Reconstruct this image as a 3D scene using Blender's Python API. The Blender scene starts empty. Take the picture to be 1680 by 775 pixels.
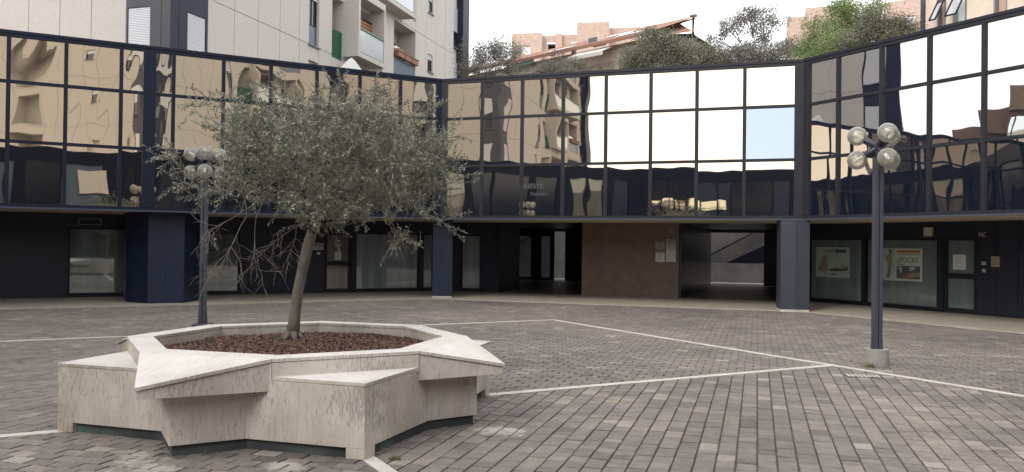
import bpy, math, random
import numpy as np
from mathutils import Vector, Matrix, noise
R = math.radians
random.seed(7)
SC = bpy.context.scene
COL = SC.collection

# ------------------------------------------------------------------ camera
F_PX, HY, ROLL, EYE = 1378.3, 400.6, 0.0118, 1.7
cd = bpy.data.cameras.new("camera"); cam = bpy.data.objects.new("camera", cd); COL.objects.link(cam)
cd.sensor_width = 36.0; cd.lens = F_PX / 1680 * 36.0; cd.clip_end = 3000; cd.clip_start = 0.05
cam.matrix_world = Matrix.Translation((0, 0, EYE)) @ Matrix.Rotation(R(90) + math.atan((HY - 387.5) / F_PX), 4, 'X') @ Matrix.Rotation(ROLL, 4, 'Z')
SC.camera = cam
SC.view_settings.view_transform = 'Standard'; SC.view_settings.look = 'None'
SC.view_settings.gamma = 1.0; SC.view_settings.exposure = 0.0
SC.cycles.max_bounces = 9; SC.cycles.glossy_bounces = 5; SC.cycles.transparent_max_bounces = 12

# ------------------------------------------------------------------ sky and sun
SUN_EL, SUN_AZ = R(37), R(221)            # azimuth clockwise from +Y: behind the camera, to the left
w = bpy.data.worlds.new("World"); SC.world = w; w.use_nodes = True
nt = w.node_tree; N = nt.nodes; Lk = nt.links
for n in list(N): N.remove(n)
out = N.new('ShaderNodeOutputWorld'); bg = N.new('ShaderNodeBackground'); bg.inputs['Strength'].default_value = 0.12
sky = N.new('ShaderNodeTexSky'); sky.sky_type = 'NISHITA'; sky.sun_disc = False
sky.sun_elevation = SUN_EL; sky.sun_rotation = SUN_AZ; sky.dust_density = 3.0
tc = N.new('ShaderNodeTexCoord'); sep = N.new('ShaderNodeSeparateXYZ')
mr = N.new('ShaderNodeMapRange'); mr.inputs['From Min'].default_value = 0.12; mr.inputs['From Max'].default_value = 0.85
mr.inputs['To Min'].default_value = 0.96; mr.inputs['To Max'].default_value = 0.62
no = N.new('ShaderNodeTexNoise'); no.inputs['Scale'].default_value = 2.2; no.inputs['Detail'].default_value = 5
mm = N.new('ShaderNodeMath'); mm.operation = 'MULTIPLY_ADD'; mm.inputs[1].default_value = 0.5; mm.inputs[2].default_value = -0.25
ad = N.new('ShaderNodeMath'); ad.operation = 'ADD'; ad.use_clamp = True
mx = N.new('ShaderNodeMix'); mx.data_type = 'RGBA'
mx.inputs['B'].default_value = (20.5, 20.5, 20.9, 1)       # veil of bright thin cloud
Lk.new(tc.outputs['Generated'], sep.inputs[0]); Lk.new(sep.outputs['Z'], mr.inputs['Value'])
Lk.new(tc.outputs['Generated'], no.inputs['Vector']); Lk.new(no.outputs['Fac'], mm.inputs[0])
Lk.new(mr.outputs[0], ad.inputs[0]); Lk.new(mm.outputs[0], ad.inputs[1])
Lk.new(ad.outputs[0], mx.inputs['Factor']); Lk.new(sky.outputs[0], mx.inputs['A'])
Lk.new(mx.outputs['Result'], bg.inputs['Color']); Lk.new(bg.outputs[0], out.inputs['Surface'])
sd = bpy.data.lights.new("sun", 'SUN'); sd.energy = 2.1; sd.angle = R(24); sd.color = (1, .95, .88)
so = bpy.data.objects.new("sun", sd); COL.objects.link(so)
sv = Vector((math.sin(SUN_AZ) * math.cos(SUN_EL), math.cos(SUN_AZ) * math.cos(SUN_EL), math.sin(SUN_EL)))
so.rotation_euler = sv.to_track_quat('Z', 'Y').to_euler(); so.location = (0, 0, 60)

# ------------------------------------------------------------------ helpers
def at(x, y, Y):
    """point of the place seen at pixel (x, y) of the survey photograph, Y metres ahead"""
    u, v = x - 840, y - HY
    return Vector(((u + ROLL * v) / F_PX * Y, Y, EYE - (v - ROLL * u) / F_PX * Y))
def tag(o, label=None, cat=None, group=None, kind=None):
    if label: o['label'] = label
    if cat: o['category'] = cat
    if group: o['group'] = group
    if kind: o['kind'] = kind
    return o
def empty(name, loc, label, cat, group=None, rz=0):
    o = bpy.data.objects.new(name, None); o.empty_display_size = .2
    COL.objects.link(o); o.location = loc; o.rotation_euler = (0, 0, rz)
    return tag(o, label, cat, group)

class Fr:
    """a local frame: origin and three axes"""
    def __init__(s, o, ex, ey, ez=(0, 0, 1)):
        s.o, s.x, s.y, s.z = Vector(o), Vector(ex), Vector(ey), Vector(ez)
    def __call__(s, a, b, c): return s.o + s.x * a + s.y * b + s.z * c
ID = Fr((0, 0, 0), (1, 0, 0), (0, 1, 0))

class MB:
    """mesh builder; build() links what was collected as one object"""
    def __init__(s): s.v = []; s.f = []; s.m = []; s.mats = []; s.sm = []
    def _mi(s, m):
        if m not in s.mats: s.mats.append(m)
        return s.mats.index(m)
    def poly(s, pts, m, smooth=False):
        b = len(s.v); s.v += [tuple(p) for p in pts]; s.f.append(tuple(range(b, b + len(pts)))); s.m.append(s._mi(m)); s.sm.append(smooth)
    def mesh(s, vs, fs, m, smooth=False):
        b = len(s.v); s.v += [tuple(p) for p in vs]; i = s._mi(m)
        for f in fs: s.f.append(tuple(b + k for k in f)); s.m.append(i); s.sm.append(smooth)
    def box(s, fr, a0, a1, b0, b1, c0, c1, m):
        P = [fr(a, b, c) for c in (c0, c1) for b in (b0, b1) for a in (a0, a1)]
        s.mesh(P, [(0, 2, 3, 1), (4, 5, 7, 6), (0, 1, 5, 4), (2, 6, 7, 3), (0, 4, 6, 2), (1, 3, 7, 5)], m)
    def prism(s, pts, z0, z1, m, fr=ID, top=None):
        n = len(pts); lo = [fr(p[0], p[1], z0) for p in pts]; hi = [fr(p[0], p[1], z1) for p in pts]
        s.mesh(lo + hi, [tuple(range(n))[::-1]] + [(i, (i + 1) % n, n + (i + 1) % n, n + i) for i in range(n)], m)
        s.poly(hi, top or m)
    def tube(s, pts, rad, m, n=8, smooth=True, cap=True):
        ring = []
        for i, p in enumerate(pts):
            p = Vector(p); d = (Vector(pts[min(i + 1, len(pts) - 1)]) - Vector(pts[max(i - 1, 0)])).normalized()
            a = d.orthogonal().normalized() if i == 0 else (ring_a - d * ring_a.dot(d)).normalized()
            ring_a = a; b = d.cross(a); r = rad[i] if isinstance(rad, (list, tuple)) else rad
            ring += [p + (a * math.cos(2 * math.pi * k / n) + b * math.sin(2 * math.pi * k / n)) * r for k in range(n)]
        fs = [(i * n + k, i * n + (k + 1) % n, (i + 1) * n + (k + 1) % n, (i + 1) * n + k) for i in range(len(pts) - 1) for k in range(n)]
        if cap: fs += [tuple(range(n))[::-1], tuple((len(pts) - 1) * n + k for k in range(n))]
        s.mesh(ring, fs, m, smooth)
    def sphere(s, c, r, m, nu=20, nv=12, sq=1.0):
        c = Vector(c); vs = [c + Vector((0, 0, r * sq))]
        for j in range(1, nv):
            t = math.pi * j / nv
            vs += [c + Vector((math.sin(t) * math.cos(2 * math.pi * k / nu), math.sin(t) * math.sin(2 * math.pi * k / nu), math.cos(t) * sq)) * r for k in range(nu)]
        vs.append(c - Vector((0, 0, r * sq))); fs = []
        for k in range(nu):
            fs.append((0, 1 + k, 1 + (k + 1) % nu)); fs.append((len(vs) - 1, 1 + (nv - 2) * nu + (k + 1) % nu, 1 + (nv - 2) * nu + k))
            for j in range(nv - 2): fs.append((1 + j * nu + k, 1 + (j + 1) * nu + k, 1 + (j + 1) * nu + (k + 1) % nu, 1 + j * nu + (k + 1) % nu))
        s.mesh(vs, fs, m, True)
    def build(s, name, parent=None, bevel=0, loc=None):
        me = bpy.data.meshes.new(name)
        vs = s.v
        if loc is not None: vs = [tuple(Vector(p) - Vector(loc)) for p in vs]
        me.from_pydata(vs, [], s.f)
        for m in s.mats: me.materials.append(m)
        me.polygons.foreach_set('material_index', s.m); me.polygons.foreach_set('use_smooth', s.sm); me.update()
        o = bpy.data.objects.new(name, me); COL.objects.link(o)
        if loc is not None: o.location = loc
        if parent is not None:
            o.parent = parent
            o.matrix_parent_inverse = world_of(parent).inverted()
        if bevel:
            b = o.modifiers.new('bevel', 'BEVEL'); b.width = bevel; b.segments = 2; b.limit_method = 'ANGLE'; b.angle_limit = R(35)
        return o
def world_of(o):
    m = o.matrix_parent_inverse @ o.matrix_basis if o.parent else o.matrix_basis.copy()
    if o.parent is None:
        m = Matrix.LocRotScale(o.location, o.rotation_euler, o.scale)
    return world_of(o.parent) @ (o.matrix_parent_inverse @ Matrix.LocRotScale(o.location, o.rotation_euler, o.scale)) if o.parent else m

def facade(mb, fr, T0, T1, Z0, Z1, cuts, mat, cutmat=None):
    """a wall in frame fr (x along, y = depth into the wall, z up) as a height field: cuts = (t0, t1, z0, z1, depth)"""
    ts = sorted({T0, T1, *[min(max(c[i], T0), T1) for c in cuts for i in (0, 1)]})
    zs = sorted({Z0, Z1, *[min(max(c[i], Z0), Z1) for c in cuts for i in (2, 3)]})
    D = [[max([0] + [c[4] for c in cuts if c[0] <= (ts[i] + ts[i + 1]) / 2 <= c[1] and c[2] <= (zs[j] + zs[j + 1]) / 2 <= c[3]]) for j in range(len(zs) - 1)] for i in range(len(ts) - 1)]
    for i in range(len(ts) - 1):
        for j in range(len(zs) - 1):
            d = D[i][j]; mm_ = mat if d < .05 else (cutmat or mat)
            mb.poly([fr(ts[i], d, zs[j]), fr(ts[i + 1], d, zs[j]), fr(ts[i + 1], d, zs[j + 1]), fr(ts[i], d, zs[j + 1])], mm_)
            if i + 1 < len(ts) - 1 and D[i + 1][j] != d:
                e = D[i + 1][j]; t = ts[i + 1]; mb.poly([fr(t, d, zs[j]), fr(t, e, zs[j]), fr(t, e, zs[j + 1]), fr(t, d, zs[j + 1])], mat)
            if j + 1 < len(zs) - 1 and D[i][j + 1] != d:
                e = D[i][j + 1]; z = zs[j + 1]; mb.poly([fr(ts[i], d, z), fr(ts[i + 1], d, z), fr(ts[i + 1], e, z), fr(ts[i], e, z)], mat)

# ------------------------------------------------------------------ materials
def pmat(name, col, rough=.6, metal=0, spec=.5, noise_amt=0, noise_scale=8, bump=0, bump_scale=60, stretch=None, coat=0):
    m = bpy.data.materials.new(name); m.use_nodes = True; t = m.node_tree; b = t.nodes['Principled BSDF']
    b.inputs['Base Color'].default_value = (*col, 1); b.inputs['Roughness'].default_value = rough
    b.inputs['Metallic'].default_value = metal; b.inputs['Specular IOR Level'].default_value = spec
    if coat: b.inputs['Coat Weight'].default_value = coat; b.inputs['Coat Roughness'].default_value = .05
    if noise_amt or bump:
        tc = t.nodes.new('ShaderNodeTexCoord'); mp = t.nodes.new('ShaderNodeMapping'); t.links.new(tc.outputs['Object'], mp.inputs[0])
        if stretch: mp.inputs['Scale'].default_value = stretch
    if noise_amt:
        n = t.nodes.new('ShaderNodeTexNoise'); n.inputs['Scale'].default_value = noise_scale; n.inputs['Detail'].default_value = 7; n.inputs['Roughness'].default_value = .65
        t.links.new(mp.outputs[0], n.inputs['Vector'])
        r = t.nodes.new('ShaderNodeMapRange'); r.inputs['From Min'].default_value = .25; r.inputs['From Max'].default_value = .75
        r.inputs['To Min'].default_value = 1 - noise_amt; r.inputs['To Max'].default_value = 1 + noise_amt
        t.links.new(n.outputs['Fac'], r.inputs['Value'])
        v = t.nodes.new('ShaderNodeVectorMath'); v.operation = 'SCALE'; v.inputs[0].default_value = col
        t.links.new(r.outputs[0], v.inputs['Scale']); t.links.new(v.outputs[0], b.inputs['Base Color'])
    if bump:
        n2 = t.nodes.new('ShaderNodeTexNoise'); n2.inputs['Scale'].default_value = bump_scale; n2.inputs['Detail'].default_value = 4
        t.links.new(mp.outputs[0], n2.inputs['Vector'])
        bp = t.nodes.new('ShaderNodeBump'); bp.inputs['Strength'].default_value = bump; bp.inputs['Distance'].default_value = .01
        t.links.new(n2.outputs['Fac'], bp.inputs['Height']); t.links.new(bp.outputs[0], b.inputs['Normal'])
    return m
def ramp(t, stops):
    r = t.nodes.new('ShaderNodeValToRGB'); e = r.color_ramp.elements
    while len(e) < len(stops): e.new(.5)
    for k, (p, c) in enumerate(stops): e[k].position = p; e[k].color = (*c, 1)
    return r
M = {}
M['frame'] = pmat('frame_paint', (.017, .018, .026), .5, spec=.3, noise_amt=.25, noise_scale=3)
M['frame_blue'] = pmat('blue_frame_paint', (.007, .012, .028), .5, spec=.25, noise_amt=.25, noise_scale=3)
M['frame_light'] = pmat('drip_edge_metal', (.075, .085, .12), .4, metal=.3)
M['opposite'] = pmat('near_black_panel', (.004, .006, .012), .5, spec=.2, noise_amt=.4, noise_scale=1.2)
M['opposite_glass'] = pmat('near_black_glass', (.009, .012, .018), .15, spec=.5, noise_amt=.5, noise_scale=1.0)
M['navy'] = pmat('navy_panel', (.020, .029, .06), .3, noise_amt=.35, noise_scale=2.0, stretch=(1, 1, .4))
M['navy_pillar'] = pmat('navy_pillar_paint', (.010, .018, .043), .42, noise_amt=.4, noise_scale=1.6, bump=.05, bump_scale=4)
M['navy_dark'] = pmat('navy_dark_panel', (.013, .0165, .032), .35, noise_amt=.2, noise_scale=2)
M['grey_pillar'] = pmat('slate_pillar_paint', (.038, .043, .062), .5, noise_amt=.12, noise_scale=2)
M['soffit'] = pmat('soffit_render', (.50, .42, .33), .8, noise_amt=.2, noise_scale=1.5)
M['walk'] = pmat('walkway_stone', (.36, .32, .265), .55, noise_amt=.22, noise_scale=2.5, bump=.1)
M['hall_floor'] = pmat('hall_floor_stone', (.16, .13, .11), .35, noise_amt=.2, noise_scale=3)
M['granite'] = pmat('brown_granite', (.175, .108, .082), .45, noise_amt=.28, noise_scale=3, bump=.15, bump_scale=120)
M['concrete'] = pmat('grey_concrete', (.29, .275, .255), .85, noise_amt=.25, noise_scale=1.8, bump=.2, bump_scale=40)
M['panel'] = pmat('precast_panel', (.53, .495, .455), .85, noise_amt=.09, noise_scale=14, bump=.15, bump_scale=50)
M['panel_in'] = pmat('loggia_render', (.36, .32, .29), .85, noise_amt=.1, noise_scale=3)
M['shutter'] = pmat('white_shutter', (.68, .69, .72), .5)
M['blue_panel'] = pmat('blue_grey_panel', (.10, .14, .19), .35, noise_amt=.15, noise_scale=5)
M['bay_grey'] = pmat('grey_bay_panel', (.080, .083, .093), .5, spec=.25, noise_amt=.1)
M['bay_navy'] = pmat('navy_bay_panel', (.016, .020, .040), .5, spec=.25, noise_amt=.1)
M['green'] = pmat('green_railing_paint', (.02, .13, .07), .4, noise_amt=.2)
M['dark_glass'] = pmat('dark_window_glass', (.012, .015, .02), .04, spec=.9)
M['pale_glass'] = pmat('pale_reflecting_glass', (.75, .83, .84), .03, metal=1)
M['parapet_glass'] = pmat('sky_toned_parapet_glass', (.50, .56, .59), .08, spec=.8)  # mirrored sky put into the base colour as a pale blue-white
M['terracotta'] = pmat('terracotta', (.27, .14, .095), .8, noise_amt=.25, noise_scale=9)
M['wood'] = pmat('orange_wood', (.38, .17, .08), .6, noise_amt=.25, noise_scale=6)
M['brick'] = pmat('pale_brick', (.49, .36, .295), .85, noise_amt=.22, noise_scale=3)
M['brown_brick'] = pmat('brown_brick', (.30, .225, .165), .85, noise_amt=.12, noise_scale=2)
M['cream'] = pmat('cream_render', (.66, .56, .46), .85, noise_amt=.12, noise_scale=1.5)
M['stone_wall'] = pmat('rubble_stone', (.42, .36, .29), .9, noise_amt=.6, noise_scale=3.5, bump=.5, bump_scale=12)
M['white'] = pmat('white_paint', (.78, .78, .77), .5)
M['steel'] = pmat('brushed_steel', (.32, .32, .33), .35, metal=.8)
M['lamp_paint'] = pmat('lamp_paint', (.055, .060, .078), .45, noise_amt=.15, noise_scale=9)
M['lamp_dark'] = pmat('lamp_socket_paint', (.025, .027, .045), .4)
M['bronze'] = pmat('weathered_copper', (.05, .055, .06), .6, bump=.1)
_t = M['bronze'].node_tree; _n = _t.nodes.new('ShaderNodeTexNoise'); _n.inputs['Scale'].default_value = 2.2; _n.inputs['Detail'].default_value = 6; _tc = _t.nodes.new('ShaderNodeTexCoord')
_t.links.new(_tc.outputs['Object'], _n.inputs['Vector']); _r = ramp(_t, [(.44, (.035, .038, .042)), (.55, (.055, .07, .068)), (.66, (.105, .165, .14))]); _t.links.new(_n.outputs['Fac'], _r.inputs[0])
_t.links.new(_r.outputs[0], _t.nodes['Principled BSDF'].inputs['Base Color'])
M['awning'] = pmat('awning_canvas', (.66, .63, .57), .8, noise_amt=.1)
M['paper'] = pmat('paper', (.72, .73, .74), .7)
M['black'] = pmat('black_plastic', (.012, .012, .014), .45)
M['orange'] = pmat('orange_print', (.42, .19, .07), .6)
M['ink'] = pmat('grey_ink', (.10, .11, .12), .6)
M['red'] = pmat('red_plastic', (.30, .03, .02), .4)
M['ivory'] = pmat('ivory_plastic', (.55, .50, .42), .5)
M['brass'] = pmat('brass_plaque', (.42, .36, .24), .45, metal=.2)

def glassy(name, col, tintcol):
    m = bpy.data.materials.new(name); m.use_nodes = True; b = m.node_tree.nodes['Principled BSDF']
    b.inputs['Base Color'].default_value = (*col, 1); b.inputs['Metallic'].default_value = 1; b.inputs['Roughness'].default_value = .012
    b.inputs['Specular Tint'].default_value = (*tintcol, 1)
    t = m.node_tree; df = t.nodes.new('ShaderNodeBsdfDiffuse'); df.inputs[0].default_value = (.0035, .006, .012, 1); ads = t.nodes.new('ShaderNodeAddShader')   # dark blue body of the glass
    t.links.new(b.outputs[0], ads.inputs[0]); t.links.new(df.outputs[0], ads.inputs[1]); t.links.new(ads.outputs[0], t.nodes['Material Output'].inputs['Surface'])
    return m
M['mirror'] = glassy('bronze_mirror_glass', (.69, .59, .45), (.9, .9, .9))
M['grey_mirror'] = glassy('grey_mirror_glass', (.50, .47, .44), (.9, .9, .9))
M['blue_mirror'] = glassy('pale_blue_glass', (.33, .385, .45), (.9, .9, .9))

def film_glass(name, col, gloss=.14):
    """closed shop window: pale film behind glass that still mirrors the square"""
    m = bpy.data.materials.new(name); m.use_nodes = True; t = m.node_tree; b = t.nodes['Principled BSDF']
    tc = t.nodes.new('ShaderNodeTexCoord'); n = t.nodes.new('ShaderNodeTexNoise'); n.inputs['Scale'].default_value = .8
    mp = t.nodes.new('ShaderNodeMapping'); mp.inputs['Scale'].default_value = (3, 3, .25)
    t.links.new(tc.outputs['Object'], mp.inputs[0]); t.links.new(mp.outputs[0], n.inputs['Vector'])
    r = ramp(t, [(.3, tuple(c * .72 for c in col)), (.7, tuple(c * 1.25 for c in col))]); t.links.new(n.outputs['Fac'], r.inputs[0])
    t.links.new(r.outputs[0], b.inputs['Base Color']); b.inputs['Roughness'].default_value = .5
    g = t.nodes.new('ShaderNodeBsdfGlossy'); g.inputs['Roughness'].default_value = .02; g.inputs['Color'].default_value = (.95, 1, .95, 1)
    mixs = t.nodes.new('ShaderNodeMixShader'); lw = t.nodes.new('ShaderNodeLayerWeight'); lw.inputs['Blend'].default_value = gloss
    md = t.nodes.new('ShaderNodeMath'); md.operation = 'MULTIPLY_ADD'; md.inputs[1].default_value = .8; md.inputs[2].default_value = gloss; md.use_clamp = True
    t.links.new(lw.outputs['Fresnel'], md.inputs[0]); t.links.new(md.outputs[0], mixs.inputs[0])
    t.links.new(b.outputs[0], mixs.inputs[1]); t.links.new(g.outputs[0], mixs.inputs[2])
    t.links.new(mixs.outputs[0], t.nodes['Material Output'].inputs['Surface'])
    return m
M['film'] = film_glass('curtained_shop_glass', (.26, .31, .33), .12)
M['film_green'] = film_glass('green_shop_glass', (.15, .205, .21), .08)
M['film_left'] = film_glass('grey_green_shop_glass', (.15, .19, .175), .22)
M['door_glass'] = film_glass('door_glass', (.16, .15, .125), .10)

def clear_glass(name, alpha_col, gl=.10):
    m = bpy.data.materials.new(name); m.use_nodes = True; t = m.node_tree
    for n in list(t.nodes): t.nodes.remove(n)
    o = t.nodes.new('ShaderNodeOutputMaterial'); tr = t.nodes.new('ShaderNodeBsdfTransparent'); tr.inputs[0].default_value = (*alpha_col, 1)
    g = t.nodes.new('ShaderNodeBsdfGlossy'); g.inputs['Roughness'].default_value = .03
    lw = t.nodes.new('ShaderNodeLayerWeight'); lw.inputs['Blend'].default_value = .35
    md = t.nodes.new('ShaderNodeMath'); md.operation = 'MULTIPLY_ADD'; md.inputs[1].default_value = .75; md.inputs[2].default_value = gl; md.use_clamp = True
    mi = t.nodes.new('ShaderNodeMixShader'); t.links.new(lw.outputs['Facing'], md.inputs[0]); t.links.new(md.outputs[0], mi.inputs[0])
    t.links.new(tr.outputs[0], mi.inputs[1]); t.links.new(g.outputs[0], mi.inputs[2]); t.links.new(mi.outputs[0], o.inputs['Surface'])
    return m
M['tint'] = clear_glass('tinted_door_glass', (.22, .24, .28), .03)
M['rail_glass'] = clear_glass('balcony_glass', (.5, .6, .58), .25)

def globe_mat():
    m = bpy.data.materials.new('yellowed_clear_globe'); m.use_nodes = True; t = m.node_tree
    for n in list(t.nodes): t.nodes.remove(n)
    o = t.nodes.new('ShaderNodeOutputMaterial'); tr = t.nodes.new('ShaderNodeBsdfTransparent'); tr.inputs[0].default_value = (.86, .85, .78, 1)
    d = t.nodes.new('ShaderNodeBsdfTranslucent'); d.inputs[0].default_value = (.9, .89, .82, 1)
    d2 = t.nodes.new('ShaderNodeBsdfDiffuse'); d2.inputs[0].default_value = (.80, .78, .69, 1)
    mixd = t.nodes.new('ShaderNodeMixShader'); mixd.inputs[0].default_value = .5
    t.links.new(d.outputs[0], mixd.inputs[1]); t.links.new(d2.outputs[0], mixd.inputs[2])
    mi0 = t.nodes.new('ShaderNodeMixShader'); lw = t.nodes.new('ShaderNodeLayerWeight'); lw.inputs['Blend'].default_value = .45
    md = t.nodes.new('ShaderNodeMath'); md.operation = 'MULTIPLY_ADD'; md.inputs[1].default_value = .5; md.inputs[2].default_value = .26; md.use_clamp = True
    t.links.new(lw.outputs['Facing'], md.inputs[0]); t.links.new(md.outputs[0], mi0.inputs[0])
    t.links.new(tr.outputs[0], mi0.inputs[1]); t.links.new(mixd.outputs[0], mi0.inputs[2])
    g = t.nodes.new('ShaderNodeBsdfGlossy'); g.inputs['Roughness'].default_value = .04
    mi = t.nodes.new('ShaderNodeMixShader'); fr = t.nodes.new('ShaderNodeFresnel'); fr.inputs[0].default_value = 1.5
    t.links.new(fr.outputs[0], mi.inputs[0]); t.links.new(mi0.outputs[0], mi.inputs[1]); t.links.new(g.outputs[0], mi.inputs[2])
    t.links.new(mi.outputs[0], o.inputs['Surface'])
    return m
M['globe'] = globe_mat()

def travertine(name, stretch, base=(.56, .50, .445), pits=1.0, stain=.5, grain=.6, pscale=(110, 110, 16)):
    m = bpy.data.materials.new(name); m.use_nodes = True; t = m.node_tree; b = t.nodes['Principled BSDF']; L = t.links
    tc = t.nodes.new('ShaderNodeTexCoord'); mp = t.nodes.new('ShaderNodeMapping'); mp.inputs['Scale'].default_value = stretch; L.new(tc.outputs['Object'], mp.inputs[0])
    n1 = t.nodes.new('ShaderNodeTexNoise'); n1.inputs['Scale'].default_value = 1; n1.inputs['Detail'].default_value = 8; n1.inputs['Roughness'].default_value = .7
    L.new(mp.outputs[0], n1.inputs['Vector'])
    r1 = ramp(t, [(.25, tuple(c * (1 - .22 * grain) for c in base)), (.5, base), (.8, tuple(min(1, c * (1 + .12 * grain)) for c in base))]); L.new(n1.outputs['Fac'], r1.inputs[0])
    # pits: small dark holes drawn out along the bedding
    n2 = t.nodes.new('ShaderNodeTexNoise'); n2.inputs['Scale'].default_value = 1.0; n2.inputs['Detail'].default_value = 3; mp2 = t.nodes.new('ShaderNodeMapping'); mp2.inputs['Scale'].default_value = pscale; L.new(tc.outputs['Object'], mp2.inputs[0]); L.new(mp2.outputs[0], n2.inputs['Vector'])
    n3 = t.nodes.new('ShaderNodeTexNoise'); n3.inputs['Scale'].default_value = 2.2; n3.inputs['Detail'].default_value = 2; L.new(tc.outputs['Object'], n3.inputs['Vector'])
    ad = t.nodes.new('ShaderNodeMath'); ad.operation = 'MULTIPLY_ADD'; ad.inputs[1].default_value = .7; L.new(n3.outputs['Fac'], ad.inputs[0]); L.new(n2.outputs['Fac'], ad.inputs[2])
    r2 = ramp(t, [(.955, (0, 0, 0)), (1.04, (1, 1, 1))]); L.new(ad.outputs[0], r2.inputs[0])
    pm = t.nodes.new('ShaderNodeMath'); pm.operation = 'MULTIPLY'; pm.inputs[1].default_value = .68 * pits; L.new(r2.outputs[0], pm.inputs[0])
    mx = t.nodes.new('ShaderNodeMix'); mx.data_type = 'RGBA'; mx.inputs['B'].default_value = (.13, .105, .085, 1)
    # big soft weather stains
    n4 = t.nodes.new('ShaderNodeTexNoise'); n4.inputs['Scale'].default_value = 1.7; n4.inputs['Detail'].default_value = 5; L.new(tc.outputs['Object'], n4.inputs['Vector'])
    r4 = ramp(t, [(.38, (1, 1, 1)), (.68, (1 - .42 * stain, 1 - .46 * stain, 1 - .5 * stain))]); L.new(n4.outputs['Fac'], r4.inputs[0])
    ml = t.nodes.new('ShaderNodeMix'); ml.data_type = 'RGBA'; ml.blend_type = 'MULTIPLY'; ml.inputs['Factor'].default_value = 1
    L.new(r1.outputs[0], ml.inputs['A']); L.new(r4.outputs[0], ml.inputs['B'])
    L.new(pm.outputs[0], mx.inputs['Factor']); L.new(ml.outputs['Result'], mx.inputs['A']); L.new(mx.outputs['Result'], b.inputs['Base Color'])
    b.inputs['Roughness'].default_value = .6
    bp = t.nodes.new('ShaderNodeBump'); bp.inputs['Strength'].default_value = .35; bp.inputs['Distance'].default_value = .004; bp.invert = True
    L.new(r2.outputs[0], bp.inputs['Height']); L.new(bp.outputs[0], b.inputs['Normal'])
    return m
M['trav_side'] = travertine('travertine_upright', (30, 30, 4.5), (.60, .55, .495), .7, .75, .9)
M['trav_top'] = travertine('travertine_top', (1.6, 26, 20), (.66, .63, .585), .25, .45, .75, (14, 120, 60))

def tint_mat(name, stops, rough=.8, scale=14, amt=.25, bump=.25, bump_scale=120, extra=None, trans=0, spec=.35):
    """colour picked per face from the mesh attribute 'tint', with fine noise over it"""
    m = bpy.data.materials.new(name); m.use_nodes = True; t = m.node_tree; b = t.nodes['Principled BSDF']; L = t.links
    a = t.nodes.new('ShaderNodeAttribute'); a.attribute_name = 'tint'
    r = ramp(t, stops); r.color_ramp.interpolation = 'LINEAR'; L.new(a.outputs['Fac'], r.inputs[0])
    col = r.outputs[0]
    if amt:
        tc = t.nodes.new('ShaderNodeTexCoord'); n = t.nodes.new('ShaderNodeTexNoise'); n.inputs['Scale'].default_value = scale; n.inputs['Detail'].default_value = 6; n.inputs['Roughness'].default_value = .7
        L.new(tc.outputs['Object'], n.inputs['Vector'])
        mr = t.nodes.new('ShaderNodeMapRange'); mr.inputs['From Min'].default_value = .3; mr.inputs['From Max'].default_value = .7; mr.inputs['To Min'].default_value = 1 - amt; mr.inputs['To Max'].default_value = 1 + amt
        L.new(n.outputs['Fac'], mr.inputs['Value']); v = t.nodes.new('ShaderNodeVectorMath'); v.operation = 'SCALE'
        L.new(col, v.inputs[0]); L.new(mr.outputs[0], v.inputs['Scale']); col = v.outputs[0]
        if extra: col = extra(t, tc, col)
    L.new(col, b.inputs['Base Color']); b.inputs['Roughness'].default_value = rough; b.inputs['Specular IOR Level'].default_value = spec
    if bump:
        n2 = t.nodes.new('ShaderNodeTexNoise'); n2.inputs['Scale'].default_value = bump_scale; n2.inputs['Detail'].default_value = 3; L.new(tc.outputs['Object'], n2.inputs['Vector'])
        bp = t.nodes.new('ShaderNodeBump'); bp.inputs['Strength'].default_value = bump; bp.inputs['Distance'].default_value = .006
        L.new(n2.outputs['Fac'], bp.inputs['Height']); L.new(bp.outputs[0], b.inputs['Normal'])
    if trans:
        tl = t.nodes.new('ShaderNodeBsdfTranslucent'); L.new(col, tl.inputs[0]); ms = t.nodes.new('ShaderNodeMixShader'); ms.inputs[0].default_value = trans
        L.new(b.outputs[0], ms.inputs[1]); L.new(tl.outputs[0], ms.inputs[2]); L.new(ms.outputs[0], t.nodes['Material Output'].inputs['Surface'])
    return m
def set_tint(o, vals):
    a = o.data.attributes.new('tint', 'FLOAT', 'FACE'); a.data.foreach_set('value', list(vals))

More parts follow.
